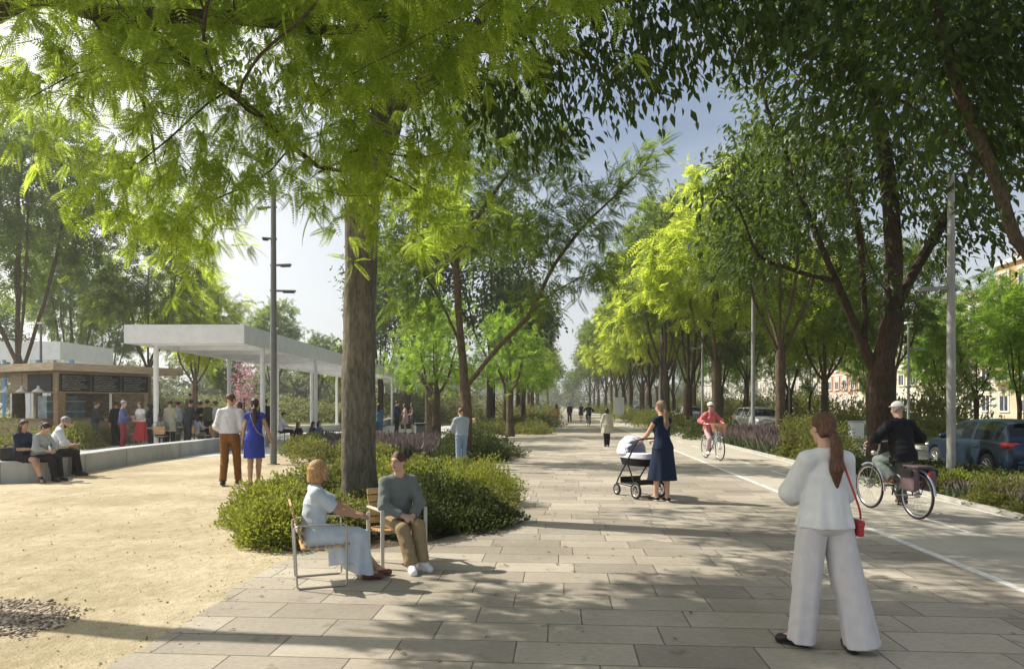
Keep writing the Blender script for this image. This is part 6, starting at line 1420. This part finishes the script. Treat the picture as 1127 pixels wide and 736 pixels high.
for x, y, r, w in ((-.27, -.30, .145, .045), (.27, -.30, .145, .045), (-.22, .34, .105, .04), (.22, .34, .105, .04)): wheel('wheel', pm_, (x, y, r), r, w, 6, disc=True, ty=MATS['bright alloy'] if False else M_rub)
# ------------------------------------------------------------------ bicycles
def bicycle(loc, rz, col, label, mud=None, basket=False, bag=False, detail=True, group=None):
    m = mat('bicycle paint ' + label[:8], col, .35, .05, 5, spec=.5)
    r0 = empty('bicycle', (loc.x, loc.y, .0165), rz, label, 'bicycle', group); rw = .345
    wheel('wheel', r0, (0, .56, rw), rw, .036, 28); wheel('wheel', r0, (0, -.52, rw), rw, .036, 28)
    bb = (0, -.07, .29); st = (0, -.235, .70); hdl = (0, .36, .80); hdt = (0, .325, .93)
    f = MB().tube([hdl, bb], .021, 8).tube([(0, .35, .84), (0, -.17, .56)], .017, 8).tube([bb, st, (0, -.26, .79)], [.017, .016, .013], 8).tube([hdl, hdt], .022, 8)
    for s in (-1, 1):
        f.tube([(s * .02, -.07, .29), (s * .06, -.52, rw)], .010, 6).tube([(s * .012, -.24, .74), (s * .06, -.52, rw)], .009, 6)
    f.build('frame', m, r0)
    fk = MB()
    for s in (-1, 1): fk.tube([(s * .03, .37, .78), (s * .05, .44, .55), (s * .05, .56, rw)], [.014, .013, .009], 6)
    fk.build('fork', m, r0)
    MB().tube([(0, .325, .93), (0, .30, 1.04)], .013, 8).tube(catmull([(-.29, .10, 1.03), (-.28, .20, 1.05), (-.18, .31, 1.07), (0, .33, 1.06), (.18, .31, 1.07), (.28, .20, 1.05), (.29, .10, 1.03)], 5), .011, 7).build('handlebar', M_chrome, r0)
    for s in (-1, 1): MB().tube([(s * .29, .09, 1.03), (s * .283, .19, 1.047)], .017, 8).build('grip', M_rub, r0)
    sdf_obj('saddle', [Ell((0, -.31, .82), (.095, .10, .035)), Ell((0, -.18, .82), (.035, .14, .026))], .009, M_shoeblk, r0, k=.03)
    ck = MB().tube([(.045, -.07, .29), (.055, -.07, .29)], .085, 20)
    ca = R(-70); dy, dz = .165 * math.cos(ca), .165 * math.sin(ca)
    ck.tube([(.06, -.07, .29), (.075, -.07 + dy, .29 + dz)], .011, 6).tube([(-.06, -.07, .29), (-.075, -.07 - dy, .29 - dz)], .011, 6)
    ck.box((.125, -.07 + dy, .29 + dz), (.09, .08, .022), 0, .005).box((-.125, -.07 - dy, .29 - dz), (.09, .08, .022), 0, .005).build('crankset', M_dark, r0)
    MB().tube([(.05, -.06, .372), (.05, -.52, .375)], .006, 4).tube([(.05, -.06, .208), (.05, -.52, .315)], .006, 4).build('chain', M_dark, r0)
    mg = mat('mudguard ' + label[:8], mud or col, .3, .05, 5, metal=.3)
    for y0, a0, a1 in ((.56, 60, 185), (-.52, 10, 175)):
        MB().tube(arc_pts((0, y0, rw), rw + .022, R(a0 if y0 > 0 else a0 - 5), R(a1), 18, (0, 1, 0), (0, 0, 1)), .017, 5).build('mudguard', mg, r0)
    rk = MB()
    for s in (-1, 1): rk.tube([(s * .07, -.28, .74), (s * .07, -.74, .74)], .006, 5).tube([(s * .07, -.66, .74), (s * .065, -.52, rw)], .006, 5)
    for y in (-.34, -.48, -.62, -.74): rk.tube([(-.07, y, .74), (.07, y, .74)], .005, 5)
    rk.build('rack', M_dark, r0)
    MB().box((0, -.79, .66), (.05, .03, .06), 0, .01).build('rear_lamp', M_redbag, r0); MB().tube([(0, .42, .88), (0, .47, .88)], [.03, .038], 10).build('headlight', M_chrome, r0)
    if basket:
        b = MB()
        for i in range(7):
            z = .86 + i * .035; w, l = .15 + .008 * i, .11 + .006 * i
            b.tube([(-w, .50 - l, z), (w, .50 - l, z), (w, .50 + l, z), (-w, .50 + l, z)], .011, 5, closed=True)
        b.box((0, .5, .85), (.3, .22, .012)).build('wicker_basket', mat('wicker', (.36, .20, .11), .8, .3, 30, bmp=.004), r0)
    if bag:
        o = MB()
        for s in (-1, 1): o.box((s * .125, -.54, .56), (.10, .30, .30), 0, .04)
        o.box((0, -.54, .755), (.24, .32, .03), 0, .012).build('pannier_bag', C('mauve pannier', (.17, .115, .125)), r0)
        for s in (-1, 1): MB().box((s * .19, -.54, .67), (.04, .28, .10), 0, .015).build('pannier_flap', M_shoeblk, r0)
    return r0
RIDE = dict(pelvis=(0, -.22, .915), lean=14, wrR=(.285, .10, 1.085), wrL=(-.285, .10, 1.085), elhR=(.8, -.6, -.5), elhL=(-.8, -.6, -.5), hdR=(-.05, 1, -.25), hdL=(.05, 1, -.25), pnR=(0, -.25, -1), pnL=(0, -.25, -1), curlR=.9, curlL=.9, anR=(.125, -.06, .235), anL=(-.125, -.15, .545), ftR=-2, ftL=2, knhR=(.05, 1, .3), knhL=(-.05, 1, .3), pelpitch=14)
def ride(H, **o):
    q = 1.72 / H; d = dict(RIDE)
    for k_ in ('pelvis', 'wrR', 'wrL', 'anR', 'anL'): d[k_] = tuple(c * q for c in d[k_])
    d.update(o); return d
bq = W(5.72, 10.25)
bicycle(bq, camdeg(96) - R(90), (.16, .17, .16), 'grey city bicycle with mauve pannier bags ridden by the person in black', mud=(.35, .4, .5), bag=True)
f = Fig('cyclist in black jacket and white cap riding away on the cycle lane', (bq.x, bq.y, 0), camdeg(96) - R(90), 1.66, False, .009, 'light', **ride(1.66, lean=10, hpitch=4))
f.top(M_blk, 'jacket', .97, .23, .022, .018, wr=.005); f.trousers(M_greytr, .99, .014, .006); f.hair('short', 'grey'); f.capm(mat('white cap', (.68, .66, .62), .7, .06, 8), z=.042, g=.004, brim=1); f.shoes(M_shoebrn, 'shoe', g=.01, sole=M_sole)
pq = W((784 - CX) / F * 20.4, 20.4)
bicycle(pq, camdeg(-84) - R(90), (.40, .48, .52), 'pale blue bicycle with wicker basket ridden by the person in coral', basket=True, mud=(.6, .6, .62))
f = Fig('cyclist in coral jacket and white helmet riding towards the viewer', (pq.x, pq.y, 0), camdeg(-84) - R(90), 1.68, True, .011, 'light', **ride(1.68, lean=6))
f.top(M_coral, 'jacket', .96, .16, .016, .02, wr=.004); f.trousers(M_pink, .97, .012); f.hair('short', 'brown'); f.capm(mat('white helmet', (.78, .78, .78), .35, .03, 8), 'helmet', .035, .016); f.shoes(M_shoewht)
h, M = f.head, f.Rh; MB().tube([f.L(h, M, (x, .102 - abs(x) * .25, .006)) for x in (-.06, -.035, 0, .035, .06)], .013, 6).build('sunglasses', M_shoeblk, f.root)
fq = W((647.5 - CX) / F * 52, 52)
bicycle(fq, camdeg(92) - R(90), (.1, .12, .16), 'dark bicycle ridden far down the promenade', bag=False)
f = Fig('distant cyclist in dark top far down the promenade', (fq.x, fq.y, 0), camdeg(92) - R(90), 1.74, False, .018, 'light', **RIDE)
f.top(M_char, 'top', .96, .14, .016, .01); f.trousers(M_char, .98); f.hair('short', 'black'); f.shoes(M_shoeblk)
# ------------------------------------------------------------------ cars
def interp(tab, x): return float(np.interp(x, [t[0] for t in tab], [t[1] for t in tab]))
def car(loc, rz, col, label, group=None, metal=.35):
    r0 = empty('parked_car', (loc.x, loc.y, .012), rz, label, 'car', group)
    mp = mat('car paint ' + label[:10], col, .28, .03, 2, metal=metal, spec=.6)
    mgl = MATS.get('car glass') or mat('car glass', (.012, .016, .018), .06, .1, 1, spec=.5)
    BELT = [(-2.14, .90), (-2.05, .97), (-1.4, .985), (-.4, .965), (.6, .945), (.95, .965), (1.25, .93), (1.75, .84), (2.0, .74), (2.14, .60)]
    ROOF = [(-2.06, .985), (-1.92, 1.19), (-1.76, 1.40), (-1.5, 1.455), (-.9, 1.482), (-.2, 1.485), (.2, 1.46), (.42, 1.40), (.8, 1.17), (1.1, .955)]
    WID = [(-2.14, .74), (-2.08, .83), (-1.9, .875), (-1.3, .90), (0, .905), (1.2, .895), (1.7, .865), (1.95, .79), (2.08, .68), (2.14, .55)]
    wr, wf, wR, aR = -1.30, 1.33, .325, .372
    ys = sorted(set(np.round(np.concatenate([np.linspace(-2.14, 2.14, 100), [-2.12, 2.12]]), 4)))
    def low(y):
        z = .22 if abs(y) < 1.9 else .22 + (abs(y) - 1.9) * .35
        for c in (wr, wf):
            if abs(y - c) < aR: z = max(z, wR + math.sqrt(aR * aR - (y - c) ** 2))
        return z
    prof = []
    for y in ys:
        w, b, l = interp(WID, y), interp(BELT, y), low(y)
        pts = [(w - .07, l), (w - .012, l + .012)]
        for t in (.2, .4, .6, .74, .86): 
            z = l + .012 + (b - l - .012) * t; pts.append((w + .022 * math.sin(math.pi * min(1, max(0, (z - .25) / .65))) - (.012 if .56 < t < .7 else 0), z))
        pts += [(w - .015, b - .018), (w - .045, b), (w * .55, b + .022), (0, b + .03)]
        prof.append([(x, y, z) for x, z in pts])
    k = len(prof[0]); V = []; Fc = []
    for p in prof: V += p
    nR = len(V); V += [(-x, y, z) for x, y, z in V]
    for i in range(len(prof) - 1):
        for j in range(k - 1):
            a = i * k + j; q = (a, a + k, a + k + 1, a + 1); Fc.append(q); Fc.append(tuple(nR + t for t in q[::-1]))
    for i in (0, len(prof) - 1): Fc.append(tuple(i * k + j for j in range(k)) + tuple(nR + i * k + j for j in range(k - 1, -1, -1)))
    mb = MB(); mb.add(V, Fc, True); mb.build('body', mp, r0)
    mbf = MB().box((0, 0, .42), (1.5, 3.9, .36)); mbf.build('underbody', M_dark, r0)
    gy = np.concatenate([np.linspace(-2.06, 1.1, 80)]); G_ = []
    for y in gy:
        w, b, rf = interp(WID, y), interp(BELT, y), interp(ROOF, y); rf = max(rf, b + .005); t = (rf - b) / .52; wt = w - .05 - .20 * t
        G_.append([(w - .05, y, b - .01), (w - .05 - (w - .05 - wt) * .5 + .015 * t, y, b + (rf - b) * .5), (wt + .01, y, rf - .07 * t), (wt - .03, y, rf - .025 * t), (wt * .6, y, rf), (0, y, rf + .012 * t)])
    parts = {'roof': MB(), 'side_window': MB(), 'side_window2': MB(), 'windscreen': MB(), 'rear_window': MB()}
    for i in range(len(gy) - 1):
        ym = (gy[i] + gy[i + 1]) / 2
        for j in range(5):
            for sg in (1, -1):
                q = [G_[i][j], G_[i + 1][j], G_[i + 1][j + 1], G_[i][j + 1]]; q = [(sg * x, y, z) for x, y, z in q]
                if sg < 0: q = q[::-1]
                if j < 2: nm = ('side_window' if sg > 0 else 'side_window2') if (-1.42 < ym < -.62 or -.52 < ym < .42 or .5 < ym < .78 or -1.72 < ym < -1.5) else 'roof'
                elif j == 2: nm = 'roof'
                else: nm = 'windscreen' if ym > .46 else ('rear_window' if -2.0 < ym < -1.72 else 'roof')
                parts[nm].add(q, [(0, 1, 2, 3)], True)
    for n_, m_ in parts.items(): m_.build(n_.rstrip('2'), mp if n_ == 'roof' else mgl, r0)
    bm_ = MATS.get('tail lamp red') or mat('tail lamp red', (.5, .03, .025), .2, .1, 12, spec=.7)
    for s in (-1, 1):
        sdf_obj('tail_light', [Ell((s * .70, -2.09, .875), (.20, .05, .085)), Ell((s * .855, -1.99, .885), (.05, .17, .075))], .012, bm_, r0, k=.05)
        sdf_obj('headlight', [Ell((s * .66, 2.0, .69), (.19, .10, .075))], .014, M_chrome, r0)
        sdf_obj('wing_mirror', [Ell((s * 1.0, .62, 1.0), (.11, .06, .075)), Cap((s * .86, .64, .96), (s * .98, .63, .97), .02, .02)], .014, mp, r0)
        for y in (-.55, .42):
            MB().box((s * .925, y - .3, .80), (.03, .17, .026), 0, .008).build('door_handle', mp, r0)
        dm = MB()
        for y in (-1.02, -.57, .62): dm.tube([(s * .903, y, .30), (s * (.92), y, .55), (s * .915, y, .75), (s * .885, y, .945)], .0045, 4)
        dm.tube([(s * .91, -1.02, .3), (s * .91, .62, .3)], .0045, 4).build('door_gap', M_dark, r0)
        for y in (wr, wf):
            w0 = bpy.data.objects.new('wheel', None); link(w0, r0); w0.location = (s * .80, y, wR); w0.rotation_euler = (0, 0, 0 if s > 0 else math.pi)
            MX = Matrix.Rotation(R(90), 3, 'Y')
            MB().lathe([(.205, -.1), (.30, -.105), (.325, -.07), (.325, .07), (.30, .105), (.205, .1)], M=MX, n=32).build('tyre', M_rub, w0)
            a = MB().lathe([(.2, -.09), (.205, .1), (.19, .1), (.185, .06)], M=MX, n=32).lathe([(0, .07), (.06, .075), (.065, .05)], M=MX, n=16)
            for i in range(10):
                t = 6.283 * i / 10; a.tube([(.065, .05 * math.cos(t), .05 * math.sin(t)), (.085, .19 * math.cos(t + .08), .19 * math.sin(t + .08))], [.020, .016], 5)
            a.build('rim', M_chrome, w0); MB().lathe([(0, .0), (.19, .01)], M=MX, n=24).build('brake_disc', M_dark, w0)
    sdf_obj('rear_bumper', [Ell((0, -2.08, .47), (.80, .10, .13))], .02, mp, r0); MB().box((0, -2.15, .36), (1.3, .06, .12), 0, .03).build('bumper_insert', M_dark, r0)
    MB().box((0, -2.175, .66), (.50, .02, .11), 0, .005).build('number_plate', M_steelw, r0); MB().box((0, -1.80, 1.435), (1.0, .16, .03), 0, .01).build('spoiler', mp, r0)
    return r0
hb_ = car(Vector((10.15, 16.75, 0)), R(-3), (.028, .05, .085), 'dark blue hatchback parked at the right edge, seen from behind', metal=.5); hb_.scale = (.88,) * 3
car(Vector((11.6, 41, 0)), R(186), (.52, .52, .5), 'silver car facing the viewer between trunks right of the cyclist in coral', 'cars on the road')
car(Vector((10.5, 58, 0)), R(2), (.35, .37, .40), 'grey car half hidden behind the woman with the pram', 'cars on the road')
for i, (x, y, c, lb) in enumerate(((10.4, 84, (.6, .6, .6), 'white car, nearest of the far row down the road'), (10.4, 92, (.2, .25, .35), 'blue grey car, second of the far row down the road'), (10.4, 100, (.6, .6, .58), 'white car, third of the far row down the road'))):
    car(Vector((x, y, 0)), 0, c, lb, 'cars on the road')
# ------------------------------------------------------------------ air
hz = MB().box((0, 870, 15.5), (1820, 1880, 33)).build('haze', bpy.data.materials.new('summer haze')); hm = hz.data.materials[0]; hm.use_nodes = True
hn = hm.node_tree; hn.nodes.remove(hn.nodes['Principled BSDF']); pv_ = hn.nodes.new('ShaderNodeVolumePrincipled')
pv_.inputs['Color'].default_value = (.97, .98, 1, 1); pv_.inputs['Density'].default_value = .0011; pv_.inputs['Anisotropy'].default_value = .55
hn.links.new(pv_.outputs[0], hn.nodes['Material Output'].inputs['Volume'])
tag(hz, kind='stuff', label='thin summer haze in the air')
